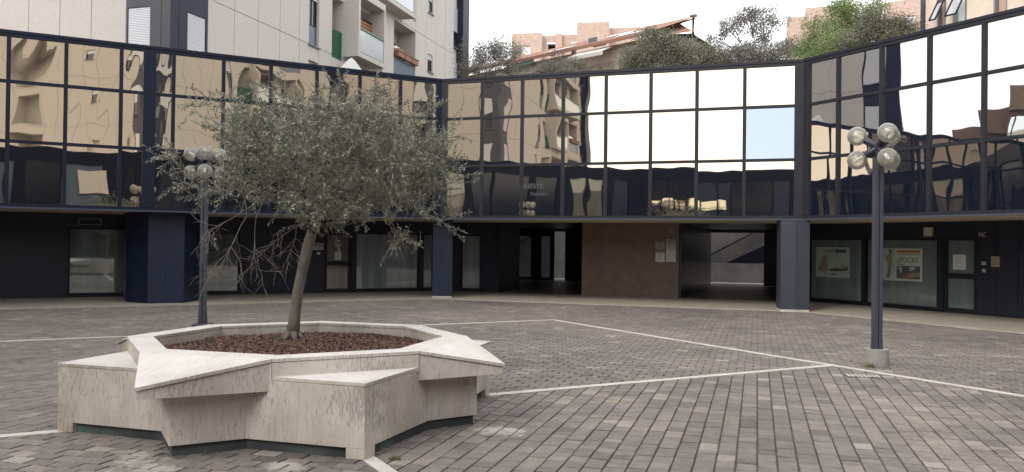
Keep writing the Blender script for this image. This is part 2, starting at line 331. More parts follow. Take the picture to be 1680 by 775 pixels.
def paver_stains(t, tc, col):
    L = t.links
    # broad damp and dusty patches
    n = t.nodes.new('ShaderNodeTexNoise'); n.inputs['Scale'].default_value = .35; n.inputs['Detail'].default_value = 6; n.inputs['Roughness'].default_value = .6; L.new(tc.outputs['Object'], n.inputs['Vector'])
    mr = t.nodes.new('ShaderNodeMapRange'); mr.inputs['From Min'].default_value = .33; mr.inputs['From Max'].default_value = .67; mr.inputs['To Min'].default_value = .78; mr.inputs['To Max'].default_value = 1.22; L.new(n.outputs['Fac'], mr.inputs['Value'])
    v = t.nodes.new('ShaderNodeVectorMath'); v.operation = 'SCALE'; L.new(col, v.inputs[0]); L.new(mr.outputs[0], v.inputs['Scale']); col = v.outputs[0]
    # dark gum and oil spots
    vo = t.nodes.new('ShaderNodeTexVoronoi'); vo.inputs['Scale'].default_value = 1.9; L.new(tc.outputs['Object'], vo.inputs['Vector'])
    nz = t.nodes.new('ShaderNodeTexNoise'); nz.inputs['Scale'].default_value = 40; L.new(tc.outputs['Object'], nz.inputs['Vector'])
    sz = t.nodes.new('ShaderNodeMath'); sz.operation = 'MULTIPLY_ADD'; sz.inputs[1].default_value = .03; L.new(nz.outputs['Fac'], sz.inputs[0]); L.new(vo.outputs['Distance'], sz.inputs[2])
    sp = t.nodes.new('ShaderNodeMapRange'); sp.inputs['From Min'].default_value = .06; sp.inputs['From Max'].default_value = .045; sp.inputs['To Max'].default_value = .7; L.new(sz.outputs[0], sp.inputs['Value'])
    gm = t.nodes.new('ShaderNodeMix'); gm.data_type = 'RGBA'; gm.inputs['B'].default_value = (.05, .045, .04, 1); L.new(sp.outputs[0], gm.inputs['Factor']); L.new(col, gm.inputs['A']); col = gm.outputs['Result']
    # lime bloom by the planter
    n2 = t.nodes.new('ShaderNodeTexNoise'); n2.inputs['Scale'].default_value = 6; n2.inputs['Detail'].default_value = 7; n2.inputs['Roughness'].default_value = .65; L.new(tc.outputs['Object'], n2.inputs['Vector'])
    for (x, y, rad) in ((-2.95, 6.62, .42), (-2.7, 6.3, .5), (-.1, 7.65, .45), (-1.7, 6.35, .35)):
        d = t.nodes.new('ShaderNodeVectorMath'); d.operation = 'DISTANCE'; d.inputs[1].default_value = (x, y, 0); L.new(tc.outputs['Object'], d.inputs[0])
        k = t.nodes.new('ShaderNodeMapRange'); k.inputs['From Min'].default_value = rad; k.inputs['From Max'].default_value = 0; k.inputs['To Min'].default_value = -.12; k.inputs['To Max'].default_value = .26; L.new(d.outputs['Value'], k.inputs['Value'])
        s = t.nodes.new('ShaderNodeMath'); s.operation = 'ADD'; L.new(k.outputs[0], s.inputs[0]); L.new(n2.outputs['Fac'], s.inputs[1])
        c = t.nodes.new('ShaderNodeMapRange'); c.inputs['From Min'].default_value = .56; c.inputs['From Max'].default_value = .72; c.inputs['To Max'].default_value = .75; L.new(s.outputs[0], c.inputs['Value'])
        mx = t.nodes.new('ShaderNodeMix'); mx.data_type = 'RGBA'; mx.inputs['B'].default_value = (.42, .39, .35, 1); L.new(c.outputs[0], mx.inputs['Factor']); L.new(col, mx.inputs['A']); col = mx.outputs['Result']
    # dry dusty lane worn across the setts
    for (x, y, rad) in ((4.05, 8.3, .75), (3.75, 7.4, .6), (4.25, 9.3, .7), (3.55, 6.5, .5), (1.2, 9.2, .5)):
        d = t.nodes.new('ShaderNodeVectorMath'); d.operation = 'DISTANCE'; d.inputs[1].default_value = (x, y, 0); L.new(tc.outputs['Object'], d.inputs[0])
        k = t.nodes.new('ShaderNodeMapRange'); k.inputs['From Min'].default_value = rad; k.inputs['From Max'].default_value = 0; k.inputs['To Min'].default_value = -.2; k.inputs['To Max'].default_value = .22; L.new(d.outputs['Value'], k.inputs['Value'])
        s = t.nodes.new('ShaderNodeMath'); s.operation = 'ADD'; L.new(k.outputs[0], s.inputs[0]); L.new(n2.outputs['Fac'], s.inputs[1])
        c = t.nodes.new('ShaderNodeMapRange'); c.inputs['From Min'].default_value = .42; c.inputs['From Max'].default_value = .75; c.inputs['To Max'].default_value = .55; L.new(s.outputs[0], c.inputs['Value'])
        mx = t.nodes.new('ShaderNodeMix'); mx.data_type = 'RGBA'; mx.inputs['B'].default_value = (.33, .285, .23, 1); L.new(c.outputs[0], mx.inputs['Factor']); L.new(col, mx.inputs['A']); col = mx.outputs['Result']
    return col
M['paver'] = tint_mat('porphyry_setts', [(0, (.105, .091, .081)), (.25, (.140, .122, .109)), (.5, (.166, .146, .130)), (.75, (.194, .170, .150)), (.9, (.222, .191, .163)), (1, (.285, .26, .23))], .7, 9, .22, .4, 70, paver_stains)
M['joint'] = pmat('joint_earth', (.065, .057, .048), .95, noise_amt=.5, noise_scale=1.2)
M['strip'] = pmat('white_stone_strip', (.50, .475, .425), .7, noise_amt=.25, noise_scale=3, bump=.2)
M['bark_chips'] = tint_mat('bark_chips', [(0, (.07, .040, .03)), (.5, (.15, .084, .062)), (.9, (.215, .13, .098)), (1, (.28, .20, .14))], .9, 30, .2, 0)
M['soil'] = pmat('soil', (.075, .042, .03), .95, noise_amt=.5, noise_scale=20, bump=.8, bump_scale=40)
M['olive_leaf'] = tint_mat('olive_leaves', [(0, (.105, .115, .075)), (.4, (.205, .218, .152)), (.75, (.33, .34, .265)), (1, (.50, .51, .43))], .55, 5, .0, 0, trans=.18, spec=.4)
M['olive_bark'] = pmat('olive_bark', (.155, .135, .11), .9, noise_amt=.45, noise_scale=14, stretch=(1, 1, .3), bump=.8, bump_scale=30)
M['twig'] = pmat('grey_twigs', (.22, .20, .175), .9)
M['leaf_dark'] = tint_mat('evergreen_leaves', [(0, (.085, .09, .06)), (.5, (.17, .175, .125)), (1, (.29, .29, .21))], .6, 5, 0, 0, trans=.15)
M['leaf_grey'] = tint_mat('greyish_leaves', [(0, (.10, .10, .08)), (.5, (.19, .185, .15)), (1, (.31, .30, .25))], .6, 5, 0, 0, trans=.2)
M['leaf_green'] = tint_mat('fresh_green_leaves', [(0, (.085, .13, .045)), (.5, (.185, .255, .095)), (1, (.32, .40, .17))], .55, 5, 0, 0, trans=.35)
M['weed'] = tint_mat('weeds', [(0, (.07, .085, .02)), (1, (.20, .21, .07))], .7, 5, 0, 0, trans=.3)

def roof_tiles():
    m = pmat('roof_tiles', (.33, .17, .11), .85, noise_amt=.3, noise_scale=2.5); t = m.node_tree; b = t.nodes['Principled BSDF']
    tc = t.nodes.new('ShaderNodeTexCoord'); wv = t.nodes.new('ShaderNodeTexWave'); wv.inputs['Scale'].default_value = 1.6; wv.inputs['Distortion'].default_value = .4
    t.links.new(tc.outputs['Object'], wv.inputs['Vector']); bp = t.nodes.new('ShaderNodeBump'); bp.inputs['Strength'].default_value = .8; bp.inputs['Distance'].default_value = .08
    t.links.new(wv.outputs['Fac'], bp.inputs['Height']); t.links.new(bp.outputs[0], b.inputs['Normal'])
    return m
M['tiles'] = roof_tiles()

def text(name, body, fr, size, m, parent=None, align='LEFT', depth=.002, sx=1.0):
    """raised lettering: fr.x to the right, fr.z up, fr.y into the wall"""
    c = bpy.data.curves.new(name, 'FONT'); c.body = body; c.size = size; c.align_x = align; c.extrude = depth; c.resolution_u = 2
    o = bpy.data.objects.new(name, c); COL.objects.link(o)
    bpy.context.view_layer.update()
    me = bpy.data.meshes.new_from_object(o.evaluated_get(bpy.context.evaluated_depsgraph_get()))
    COL.objects.unlink(o); bpy.data.objects.remove(o)
    b = MB(); b.mesh([fr(v.co.x * sx, -v.co.z, v.co.y) for v in me.vertices], [tuple(p.vertices) for p in me.polygons], m)
    return b.build(name, parent)
def text_into(mb, body, fr, size, m, align='LEFT', sx=1.0):
    o = text('tmp', body, fr, size, m, None, align, .0008, sx)
    mb.mesh([v.co for v in o.data.vertices], [tuple(p.vertices) for p in o.data.polygons], m)
    COL.objects.unlink(o); bpy.data.objects.remove(o)

# ------------------------------------------------------------------ plan of the square (an irregular octagon)
V2 = lambda p, z=0: Vector((p[0], p[1], z))
A = Vector((-2.1708, 25.3564, 0)); B = Vector((7.6435, 22.0701, 0))
dL = Vector((-.87755, -.47948, 0)); dC = Vector((.94825, -.31752, 0)); dR = Vector((.47709, -.87885, 0))
nL = Vector((-.47948, .87755, 0)); nC = Vector((.31752, .94825, 0)); nR = Vector((.87885, .47709, 0))
dT = Vector((.2807, .9598, 0)); dS = Vector((-.9598, .2807, 0)); nT = Vector((.9598, -.2807, 0))
LC = 10.35; LW = 15.2
FL, FC, FR_ = Fr(A, dL, nL), Fr(A, dC, nC), Fr(B, dR, nR)
Dl = A + dL * LW; Dr = B + dR * LW
D2 = Dl - nC * LC; D3 = D2 + dR * LW
E2 = Dr - nC * LC; E3 = E2 + dL * LW
OCT = [A, B, Dr, E2, E3, D3, D2, Dl]
ZT, ZB = 6.656, 2.414

# ------------------------------------------------------------------ ground
g = MB(); g.poly([(-900, -900, -.014), (900, -900, -.014), (900, 900, -.014), (-900, 900, -.014)], M['joint'])
tag(g.build('ground'), kind='structure')

PC = Vector((-2.1115, 8.4635, 0)); PU = Vector((.877, .481, 0)); PV = Vector((.481, -.877, 0)); HALF = 7.73
def pq(p): r = V2(p) - PC; return (r.dot(PU), r.dot(PV))
def from_pq(p, q, z=0): return PC + PU * p + PV * q + Vector((0, 0, z))
OCT_PQ = [pq(p) for p in OCT]
def clip(poly, a, b, c):
    """keep a*x + b*y <= c"""
    res = []
    for i in range(len(poly)):
        P, Q = poly[i], poly[(i + 1) % len(poly)]; dp = a * P[0] + b * P[1] - c; dq = a * Q[0] + b * Q[1] - c
        if dp <= 0: res.append(P)
        if (dp < 0 < dq) or (dq < 0 < dp):
            k = dp / (dp - dq); res.append((P[0] + (Q[0] - P[0]) * k, P[1] + (Q[1] - P[1]) * k))
    return res
def halfplanes(poly, inset=0):
    cx = sum(p[0] for p in poly) / len(poly); cy = sum(p[1] for p in poly) / len(poly); H = []
    for i in range(len(poly)):
        P, Q = poly[i], poly[(i + 1) % len(poly)]; a, b = Q[1] - P[1], P[0] - Q[0]; l = math.hypot(a, b)
        if l < 1e-6: continue
        a /= l; b /= l; c = a * P[0] + b * P[1]
        if a * cx + b * cy > c: a, b, c = -a, -b, -c
        H.append((a, b, c - inset))
    return H
def cut(poly, H):
    for h in H:
        poly = clip(poly, *h)
        if len(poly) < 3: return []
    return poly
sw = .063
big = 40; HO = halfplanes(OCT_PQ, .02)
regions = [([(sw, sw), (HALF - sw, sw), (HALF - sw, HALF - sw), (sw, HALF - sw)], (1, -1)),
           ([(sw, -sw), (HALF - sw, -sw), (HALF - sw, -HALF + sw), (sw, -HALF + sw)], (1, 1)),
           ([(-sw, -sw), (-HALF + sw, -sw), (-HALF + sw, -HALF + sw), (-sw, -HALF + sw)], (1, -1)),
           ([(-sw, sw), (-HALF + sw, sw), (-HALF + sw, HALF - sw), (-sw, HALF - sw)], (1, 1))]
o_ = HALF + sw
for P in ([(o_, -big), (big, -big), (big, big), (o_, big)], [(-o_, -big), (-big, -big), (-big, big), (-o_, big)],
          [(-o_, o_), (o_, o_), (o_, big), (-o_, big)], [(-o_, -o_), (o_, -o_), (o_, -big), (-o_, -big)]):
    c_ = cut(P, HO)
    if len(c_) > 2: regions.append((c_, (1, 1)))
rng = random.Random(3)
pv, pf, pt = [], [], []
for ri, (poly, dr) in enumerate(regions):
    sgm = .17 if ri in (0, 3) else .13; gv = .0065 if ri in (0, 3) else .0055
    l = math.hypot(*dr); ax, ay = dr[0] / l, dr[1] / l; bx, by = -ay, ax
    H = halfplanes(poly); us = [p[0] * ax + p[1] * ay for p in poly]; vs = [p[0] * bx + p[1] * by for p in poly]
    v = min(vs) - rng.random() * .1; crs = 0
    while v < max(vs):
        cw = .158 + (rng.uniform(-.008, .012) if ri == 0 else 0); uu = min(us) - rng.random() * .3; jit = rng.uniform(-.004, .004)
        base_t = rng.gauss(0, .035); crs = crs + 1 if v > min(vs) + .01 else 0
        if ri: uu = min(us) - .5 + (crs % 2) * .1125
        while uu < max(us):
            ln = rng.choice((.12, .15, .17, .19, .22, .24, .28)) + rng.uniform(-.015, .015) if ri == 0 else .225
            gp = .005 + rng.random() * .004
            j = [rng.uniform(-.0025, .0025) for _ in range(8)]
            q = [(uu + gp + j[0], v + gv + j[1]), (uu + ln - gp + j[2], v + gv + j[3]), (uu + ln - gp + j[4], v + cw - gv + j[5]), (uu + gp + j[6], v + cw - gv + j[7])]
            cx, cy = uu + ln / 2, v + cw / 2
            X = cx * ax + cy * bx; Yq = cx * ay + cy * by
            uu += ln
            Wp = PC + PU * X + PV * Yq
            if Wp.y < -4 or math.hypot(X, Yq) < 1.0: continue
            q = [(p[0] * ax + p[1] * bx, p[0] * ay + p[1] * by) for p in q]
            q = cut(q, H)
            if len(q) < 3: continue
            n = len(q); mx_ = sum(p[0] for p in q) / n; my_ = sum(p[1] for p in q) / n
            zt = rng.uniform(-.003, .003); tx, ty = rng.gauss(0, .007), rng.gauss(0, .007)
            b0 = len(pv); k_in = 1 - .006 / max(.03, min(ln, cw) / 2)
            for p in q:
                wq = PC + PU * p[0] + PV * p[1]; pv.append((wq.x, wq.y, -.02))
            for p in q:
                wq = PC + PU * p[0] + PV * p[1]; pv.append((wq.x, wq.y, zt - .004 + (p[0] - mx_) * tx + (p[1] - my_) * ty))
            for p in q:
                px, py = mx_ + (p[0] - mx_) * k_in, my_ + (p[1] - my_) * k_in; wq = PC + PU * px + PV * py
                pv.append((wq.x, wq.y, zt + (px - mx_) * tx + (py - my_) * ty))
            r_ = rng.random(); tt = min(1, max(0, rng.gauss(.48, sgm) + base_t)) if r_ < .93 else rng.uniform(.82, 1)
            pf.append(tuple(range(b0 + 2 * n, b0 + 3 * n))); pt.append(tt)
            for i in range(n):
                i2 = (i + 1) % n
                pf.append((b0 + i, b0 + i2, b0 + n + i2, b0 + n + i)); pt.append(tt * .8)
                pf.append((b0 + n + i, b0 + n + i2, b0 + 2 * n + i2, b0 + 2 * n + i)); pt.append(tt)
        v += cw
me = bpy.data.meshes.new('plaza_paving'); me.from_pydata(pv, [], pf); me.materials.append(M['paver'])
paving = bpy.data.objects.new('plaza_paving', me); COL.objects.link(paving); set_tint(paving, pt); tag(paving, kind='structure')

st = MB()
def strip(p0, p1):
    d = (Vector((p1[0] - p0[0], p1[1] - p0[1]))); L_ = d.length; d /= L_; n_ = max(1, int(L_ / 1.1)); nn = (-d.y, d.x)
    for k in range(n_):
        a, b = k * L_ / n_ + .003, (k + 1) * L_ / n_ - .003; z = .002 + rng.uniform(-.0015, .0015)
        c = [(p0[0] + d.x * t + nn[0] * s_ * (sw - .003), p0[1] + d.y * t + nn[1] * s_ * (sw - .003)) for t, s_ in ((a, -1), (b, -1), (b, 1), (a, 1))]
        c = cut(c, HO)
        if len(c) < 3: continue
        st.prism([tuple(from_pq(*p))[:2] for p in c], -.018, z, M['strip'])
for s_ in (1, -1):
    strip((s_ * 1.9, 0), (s_ * (HALF - sw), 0)); strip((0, s_ * 1.9), (0, s_ * (HALF - sw)))
    strip((-HALF - sw, s_ * HALF), (HALF + sw, s_ * HALF)); strip((s_ * HALF, -HALF + sw), (s_ * HALF, HALF - sw))
tag(st.build('paving_strip'), kind='structure')

# walkway and passage floor under the building
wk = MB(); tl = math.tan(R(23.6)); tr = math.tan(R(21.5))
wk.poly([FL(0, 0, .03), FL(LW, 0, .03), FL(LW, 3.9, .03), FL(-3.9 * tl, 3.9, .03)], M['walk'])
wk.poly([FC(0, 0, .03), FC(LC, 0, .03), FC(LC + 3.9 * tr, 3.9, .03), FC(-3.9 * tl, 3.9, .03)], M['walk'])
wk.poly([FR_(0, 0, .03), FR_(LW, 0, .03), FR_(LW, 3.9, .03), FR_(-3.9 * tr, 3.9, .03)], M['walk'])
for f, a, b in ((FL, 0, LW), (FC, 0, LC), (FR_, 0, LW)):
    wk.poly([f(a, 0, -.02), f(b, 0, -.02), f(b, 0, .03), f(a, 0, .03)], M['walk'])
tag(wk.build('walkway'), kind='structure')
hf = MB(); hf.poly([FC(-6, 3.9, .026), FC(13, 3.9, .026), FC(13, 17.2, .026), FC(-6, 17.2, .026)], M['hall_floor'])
hf.poly([FC(-6, 15.6, .034), FC(13, 15.6, .034), FC(13, 16.9, .034), FC(-6, 16.9, .034)], M['strip'])  # sunlit ground beyond: its brightness put in by the white strip colour
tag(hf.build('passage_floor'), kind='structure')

# ------------------------------------------------------------------ the mirror-glass office building
bld = empty('office_building', A, 'dark mirrored glass office building on pillars wrapping around the paved square', 'building')
ROWS = [(2.52, 4.013), (4.013, 5.437), (5.437, 6.50)]
mw = .045
def pane(fr, s0, s1, z0, z1, mat, parent, seed, amp, open_deg=0):
    rg = random.Random(seed); n = 12; vs = []; ax_ = rg.uniform(-1, 1) * amp; ay_ = rg.uniform(-1, 1) * amp; p1, p2, p3 = (rg.uniform(0, 6.3) for _ in range(3))
    k1, k2 = rg.uniform(1.2, 3.2), rg.uniform(1.0, 2.6); tx, tz = rg.gauss(0, .0012), rg.gauss(0, .0012)
    cs, cz = (s0 + s1) / 2, (z0 + z1) / 2; hx, hz = (s1 - s0) / 2, (z1 - z0) / 2
    for j in range(n + 1):
        for i in range(n + 1):
            a, b = -1 + 2 * i / n, -1 + 2 * j / n
            e = ax_ * (1 - a * a) * (1 - .3 * b * b) + ay_ * (1 - b * b) + .45 * amp * (math.sin(k1 * a * 2 + p1 + b) * math.cos(k2 * b + p2) ) + .12 * amp * math.sin(4.2 * a + 3.1 * b + p3)
            e += tx * a * hx + tz * b * hz
            if open_deg: e -= (1 - b) * hz * math.tan(R(open_deg))
            vs.append(fr(cs + a * hx, .012 + e, cz + b * hz))
    fs = [(j * (n + 1) + i, j * (n + 1) + i + 1, (j + 1) * (n + 1) + i + 1, (j + 1) * (n + 1) + i) for j in range(n) for i in range(n)]
    mb = MB(); mb.mesh(vs, fs, mat, True)
    return mb.build('window_pane', parent)
def curtain_wall(fr, L0, L1, muls, seed, amp_fn, special=None, thick=(), glass=None, fmat=None):
    fmat = fmat or M['frame']
    mb = MB()
    # parapet cap, head rail, drip edge, mullions and transoms (fr.y > 0 is into the building)
    mb.box(fr, L0, L1, -.05, .35, 6.585, ZT, fmat); mb.box(fr, L0, L1, -.03, .2, 6.50, 6.582, fmat)
    mb.box(fr, L0, L1, -.03, .2, 2.455, 2.53, fmat); mb.box(fr, L0, L1, -.05, .12, ZB, 2.452, M['frame_light'])
    xs = [L0] + muls + [L1]
    for s in muls: mb.box(fr, s - mw, s + mw, -.035, .08, 2.532, 6.498, fmat)
    for s, hw in thick: mb.box(fr, s - hw, s + hw, -.042, .09, 2.533, 6.497, fmat)
    for z in (4.013, 5.437):
        for a, b in zip(xs[:-1], xs[1:]):
            mb.box(fr, a + mw + .001, b - mw - .001, -.028, .06, z - .038, z + .038, fmat)
    fo = mb.build('curtain_wall_frame', bld)
    for c, (a, b) in enumerate(zip(xs[:-1], xs[1:])):
        for r_, (z0, z1) in enumerate(ROWS):
            mt, od, lab = glass or M['mirror'], 0, None
            if special and (c, r_) in special: mt, od, lab = special[(c, r_)]
            p = pane(fr, a, b, z0, z1, mt, fo, seed * 1000 + c * 10 + r_, amp_fn(c, r_), od)
            if lab: p['label'] = lab
    return fo
curtain_wall(FC, .0, LC, [1.31, 2.56, 3.80, 5.05, 6.32, 7.58, 8.84], 1, lambda c, r: .0011 if r else .0008,
             {(7, 1): (M['blue_mirror'], .8, 'pale blue pane, bluer and duller than the white panes around it')}, [(.09, .09), (LC - .12, .12)])
curtain_wall(FL, 0, LW, [1.33, 2.57, 3.82, 5.09, 6.33, 7.57, 8.14, 8.80, 10.03, 11.24, 12.49, 13.74], 2,
             lambda c, r: (.0040 if (c == 9 and r == 2) else .0030 if c == 2 else .0014), None, [(.09, .09), (8.14, .15)], None, M['frame_blue'])
curtain_wall(FR_, 0, LW, [1.10, 2.36, 3.61, 4.88, 6.13, 7.39, 8.64, 9.89, 11.15, 12.4, 13.65], 3, lambda c, r: .0012, None, [(.10, .10)], M['grey_mirror'])

sf = MB(); zs_ = 2.43
sf.poly([FL(0, .1, zs_), FL(LW, .1, zs_), FL(LW, 3.9, zs_), FL(-3.9 * tl, 3.9, zs_)], M['soffit'])
sf.poly([FC(0, .1, zs_), FC(LC, .1, zs_), FC(LC + 3.9 * tr, 3.9, zs_), FC(-3.9 * tl, 3.9, zs_)], M['soffit'])
sf.poly([FR_(0, .1, zs_), FR_(LW, .1, zs_), FR_(LW, 3.9, zs_), FR_(-3.9 * tr, 3.9, zs_)], M['soffit'])
sf.poly([FC(-6, 3.9, zs_), FC(13, 3.9, zs_), FC(13, 14.4, zs_), FC(-6, 14.4, zs_)], M['navy_dark'])
for f, w_ in ((FL, LW), (FR_, LW)): sf.poly([f(-1, 3.9, zs_ - .004), f(w_, 3.9, zs_ - .004), f(w_, 8, zs_ - .004), f(-1, 8, zs_ - .004)], M['navy_dark'])
sf.build('soffit', bld)
rf = MB()
rf.poly([FL(0, .1, 6.45), FL(LW, .1, 6.45), FL(LW, 3.9, 6.45), FL(-3.9 * tl, 3.9, 6.45)], M['concrete'])
rf.poly([FC(0, .1, 6.45), FC(LC, .1, 6.45), FC(LC + 14.4 * tr, 14.4, 6.45), FC(-14.4 * tl, 14.4, 6.45)], M['concrete'])
rf.poly([FR_(0, .1, 6.45), FR_(LW, .1, 6.45), FR_(LW, 8, 6.45), FR_(-8 * tr, 8, 6.45)], M['concrete'])
rf.poly([FC(-6, 14.4, 2.3), FC(13, 14.4, 2.3), FC(13, 14.4, 6.45), FC(-6, 14.4, 6.45)], M['concrete'])
rf.build('roof', bld)

# pillars
def pillar(pts, z1, m, fr, seam=None, plinth=True):
    mb = MB(); mb.prism(pts, .075, z1, m, fr)
    c = (sum(p[0] for p in pts) / len(pts), sum(p[1] for p in pts) / len(pts))
    if plinth: mb.prism([(c[0] + (p[0] - c[0]) * .985, c[1] + (p[1] - c[1]) * .985) for p in pts], 0.0, .072, M['strip'], fr)
    else: mb.prism([(c[0] + (p[0] - c[0]) * .985, c[1] + (p[1] - c[1]) * .985) for p in pts], 0.0, .074, m, fr)
    for (x0, y0, x1, y1) in seam or (): mb.box(fr, x0, x1, y0, y1, .08, z1 - .01, M['navy_dark'])
    return mb.build('pillar', bld, bevel=.008)
fa = Fr((-2.43, 25.79, 0), (math.cos(R(6)), math.sin(R(6)), 0), (-math.sin(R(6)), math.cos(R(6)), 0))
pillar([(0, 0), (.61, 0), (.61, .75), (0, .75)], zs_ - .003, M['navy_pillar'], fa)
an = R(-9); fb = Fr((7.06, 22.05, 0), (math.cos(an), math.sin(an), 0), (-math.sin(an), math.cos(an), 0))
pillar([(0, 0), (.38, -.03), (.73, .0), (.73, .7), (0, .7)], zs_ - .003, M['grey_pillar'], fb, [(.376, -.033, .384, 0)])
pillar([(8.52, 1.42), (8.06, .58), (7.18, .52), (6.66, 1.42), (6.66, 2.4), (8.52, 2.4)], zs_ - .003, M['navy_pillar'], FL, [(7.62, .545, 7.63, .56)], plinth=False)

# ground-floor walls with shop windows and doors
def shop_window(parent, fr, d, s0, s1, z0, z1, glass, label=None, mull=()):
    """frame with its pane, standing in the opening of the wall"""
    mb = MB(); w_ = .045
    lo, hi = min(s0, s1), max(s0, s1)
    mb.box(fr, lo, hi, d - .02, d + .08, z0, z0 + w_ * 1.6, M['frame']); mb.box(fr, lo, hi, d - .02, d + .08, z1 - w_, z1, M['frame'])
    mb.box(fr, lo, lo + w_, d - .02, d + .08, z0 + w_ * 1.6, z1 - w_, M['frame']); mb.box(fr, hi - w_, hi, d - .02, d + .08, z0 + w_ * 1.6, z1 - w_, M['frame'])
    for (a, b, c, e) in mull: mb.box(fr, a, b, d - .018, d + .078, c, e, M['frame'])
    o = mb.build('shop_window', parent)
    gl = MB(); gl.poly([fr(lo + .03, d + .03, z0 + .05), fr(hi - .03, d + .03, z0 + .05), fr(hi - .03, d + .03, z1 - .03), fr(lo + .03, d + .03, z1 - .03)], glass); gl.build('glass_pane', o)
    if label: o['label'] = label
    return o
def door(parent, fr, d, s0, s1, z1, glass, handle_side, zmid=(.93, 1.06), label=None, zlow=.16):
    lo, hi = min(s0, s1), max(s0, s1); w_ = .10; mb = MB()
    mb.box(fr, lo, lo + w_, d - .03, d + .05, .035, z1, M['frame']); mb.box(fr, hi - w_, hi, d - .03, d + .05, .035, z1, M['frame'])
    for (a, b) in ((.035, zlow), zmid, (z1 - .09, z1)): mb.box(fr, lo + w_, hi - w_, d - .028, d + .048, a, b, M['frame'])
    o = mb.build('door', parent)
    if label: o['label'] = label
    for (a, b) in ((zlow, zmid[0]), (zmid[1], z1 - .09)):
        gl = MB(); gl.poly([fr(lo + w_, d + .012, a), fr(hi - w_, d + .012, a), fr(hi - w_, d + .012, b), fr(lo + w_, d + .012, b)], glass); gl.build('glass_pane', o)
    hs = lo + .05 if handle_side < 0 else hi - .05
    h = MB(); h.tube([fr(hs, d - .03, .88), fr(hs, d - .09, .9), fr(hs, d - .09, 1.2), fr(hs, d - .03, 1.22)], .014, M['black'], 8); h.build('door_handle', o)
    return o
def wall_with(fr, d, T0, T1, cuts, mat, parent, joints=(), z1=zs_ - .002):
    mb = MB(); f2 = Fr(fr(0, d, 0), fr.x, fr.y)
    facade(mb, f2, T0, T1, .028, z1, [(a, b, z0 - .005, zz + .005, .3) for a, b, z0, zz in cuts] + [(j - .006, j + .006, .03, z1, .012) for j in joints], mat)
    return mb
# left wing
Lcuts = [(8.38, 9.86, .07, 2.02), (5.12, 6.5, .07, 1.95), (1.52, 2.44, .03, 2.02), (-.90, 1.38, .07, 2.02), (-1.45, -1.04, .07, 2.02)]
lw = wall_with(FL, 3.8, -1.66, LW, Lcuts, M['navy_dark'], bld, [3.3, 4.2, 10.9, 12.1, 13.3]).build('shop_wall', bld)
shop_window(lw, FL, 3.86, 8.38, 9.86, .07, 2.02, M['film_left'], 'shop window mirroring the pale planter')
shop_window(lw, FL, 3.86, 5.12, 6.5, .07, 1.95, M['film_left'])
door(lw, FL, 3.86, 1.52, 2.44, 2.02, M['door_glass'], -1, (.93, 1.06), 'glazed door with a sheet of paper taped inside')
shop_window(lw, FL, 3.86, -.90, 1.38, .07, 2.02, M['film'], 'wide shop window with closed pale curtains')
shop_window(lw, FL, 3.86, -1.45, -1.04, .07, 2.02, M['film'])
# centre
Cc = [(-.90, -.16, .07, 2.0)]
cw_ = wall_with(FC, 3.9, -1.66, .46, Cc, M['navy_dark'], bld, [.1]).build('shop_wall', bld)
shop_window(cw_, FC, 3.96, -.90, -.16, .07, 2.0, M['film'])
bw = MB(); bw.box(FC, 3.45, 6.63, 3.9, 9.0, .028, zs_ - .002, M['granite']); bw.build('granite_wall', bld)
pw = MB()
pw.box(FC, 6.635, 6.70, 4.0, 14.3, .03, zs_ - .004, M['navy'])                       # passage side wall
pw.box(FC, 6.50, 6.635, 9.01, 14.3, .03, zs_ - .004, M['navy_dark'])
pw.box(FC, 10.25, 10.35, 4.9, 14.3, .03, zs_ - .004, M['navy'])
pw.box(FC, 8.92, 10.24, 14.3, 14.4, .03, zs_ - .004, M['navy_dark'])
pw.box(FC, -4.1, -4.0, 4.2, 14.3, .03, zs_ - .004, M['navy_dark'])
pw.box(FC, .10, 3.46, 14.3, 14.4, .03, zs_ - .004, M['navy_dark'])
pw.box(FC, -4.0, 9.2, 14.3, 14.4, 2.32, zs_ - .004, M['navy_dark'])
pw.box(FC, .46, .52, 3.93, 6.2, .03, zs_ - .004, M['navy_dark'])
pw.build('passage_wall', bld)
gs = MB()
for (a, b) in ((-3.0, -2.9), (-2.55, -2.42), (-1.55, -1.05), (-.62, -.42)): gs.box(FC, a, b, 14.28, 14.36, .03, 2.31, M['navy_dark'])
for (a, b) in ((-2.9, -2.55), (-2.42, -1.55), (-1.05, -.62)):
    gs.box(FC, a, b, 14.29, 14.35, .03, .16, M['navy_dark']); gs.box(FC, a, b, 14.29, 14.35, 2.07, 2.31, M['navy_dark'])
gs.box(FC, -4.0, -3.0, 14.28, 14.36, .03, 2.31, M['navy_dark'])
gso = gs.build('glazed_screen', bld)
for (a, b) in ((-2.9, -2.55), (-2.42, -1.55), (-1.05, -.62)):
    q = MB(); q.poly([FC(a, 14.32, .16), FC(b, 14.32, .16), FC(b, 14.32, 2.07), FC(a, 14.32, 2.07)], M['tint']); q.build('glass_pane', gso)
# right wing
Rcuts = [(-2.92, -.95, .07, 1.98), (-.84, 1.45, .07, 1.98), (1.62, 2.55, .03, 2.02)]
rw = wall_with(FR_, 3.45, -3.3, LW, Rcuts, M['navy_dark'], bld, [3.05, 3.6, 4.2, 5.0]).build('shop_wall', bld)
shop_window(rw, FR_, 3.51, -2.92, -.95, .07, 1.98, M['film_green'], 'dim green shop window holding the beauty poster with the lying figure')
shop_window(rw, FR_, 3.51, -.84, 1.45, .07, 1.98, M['film_green'], 'dim green shop window behind the lamp post')
door(rw, FR_, 3.51, 1.62, 2.55, 2.02, M['film_green'], -1, (.93, 1.07), 'glazed door with a white notice')

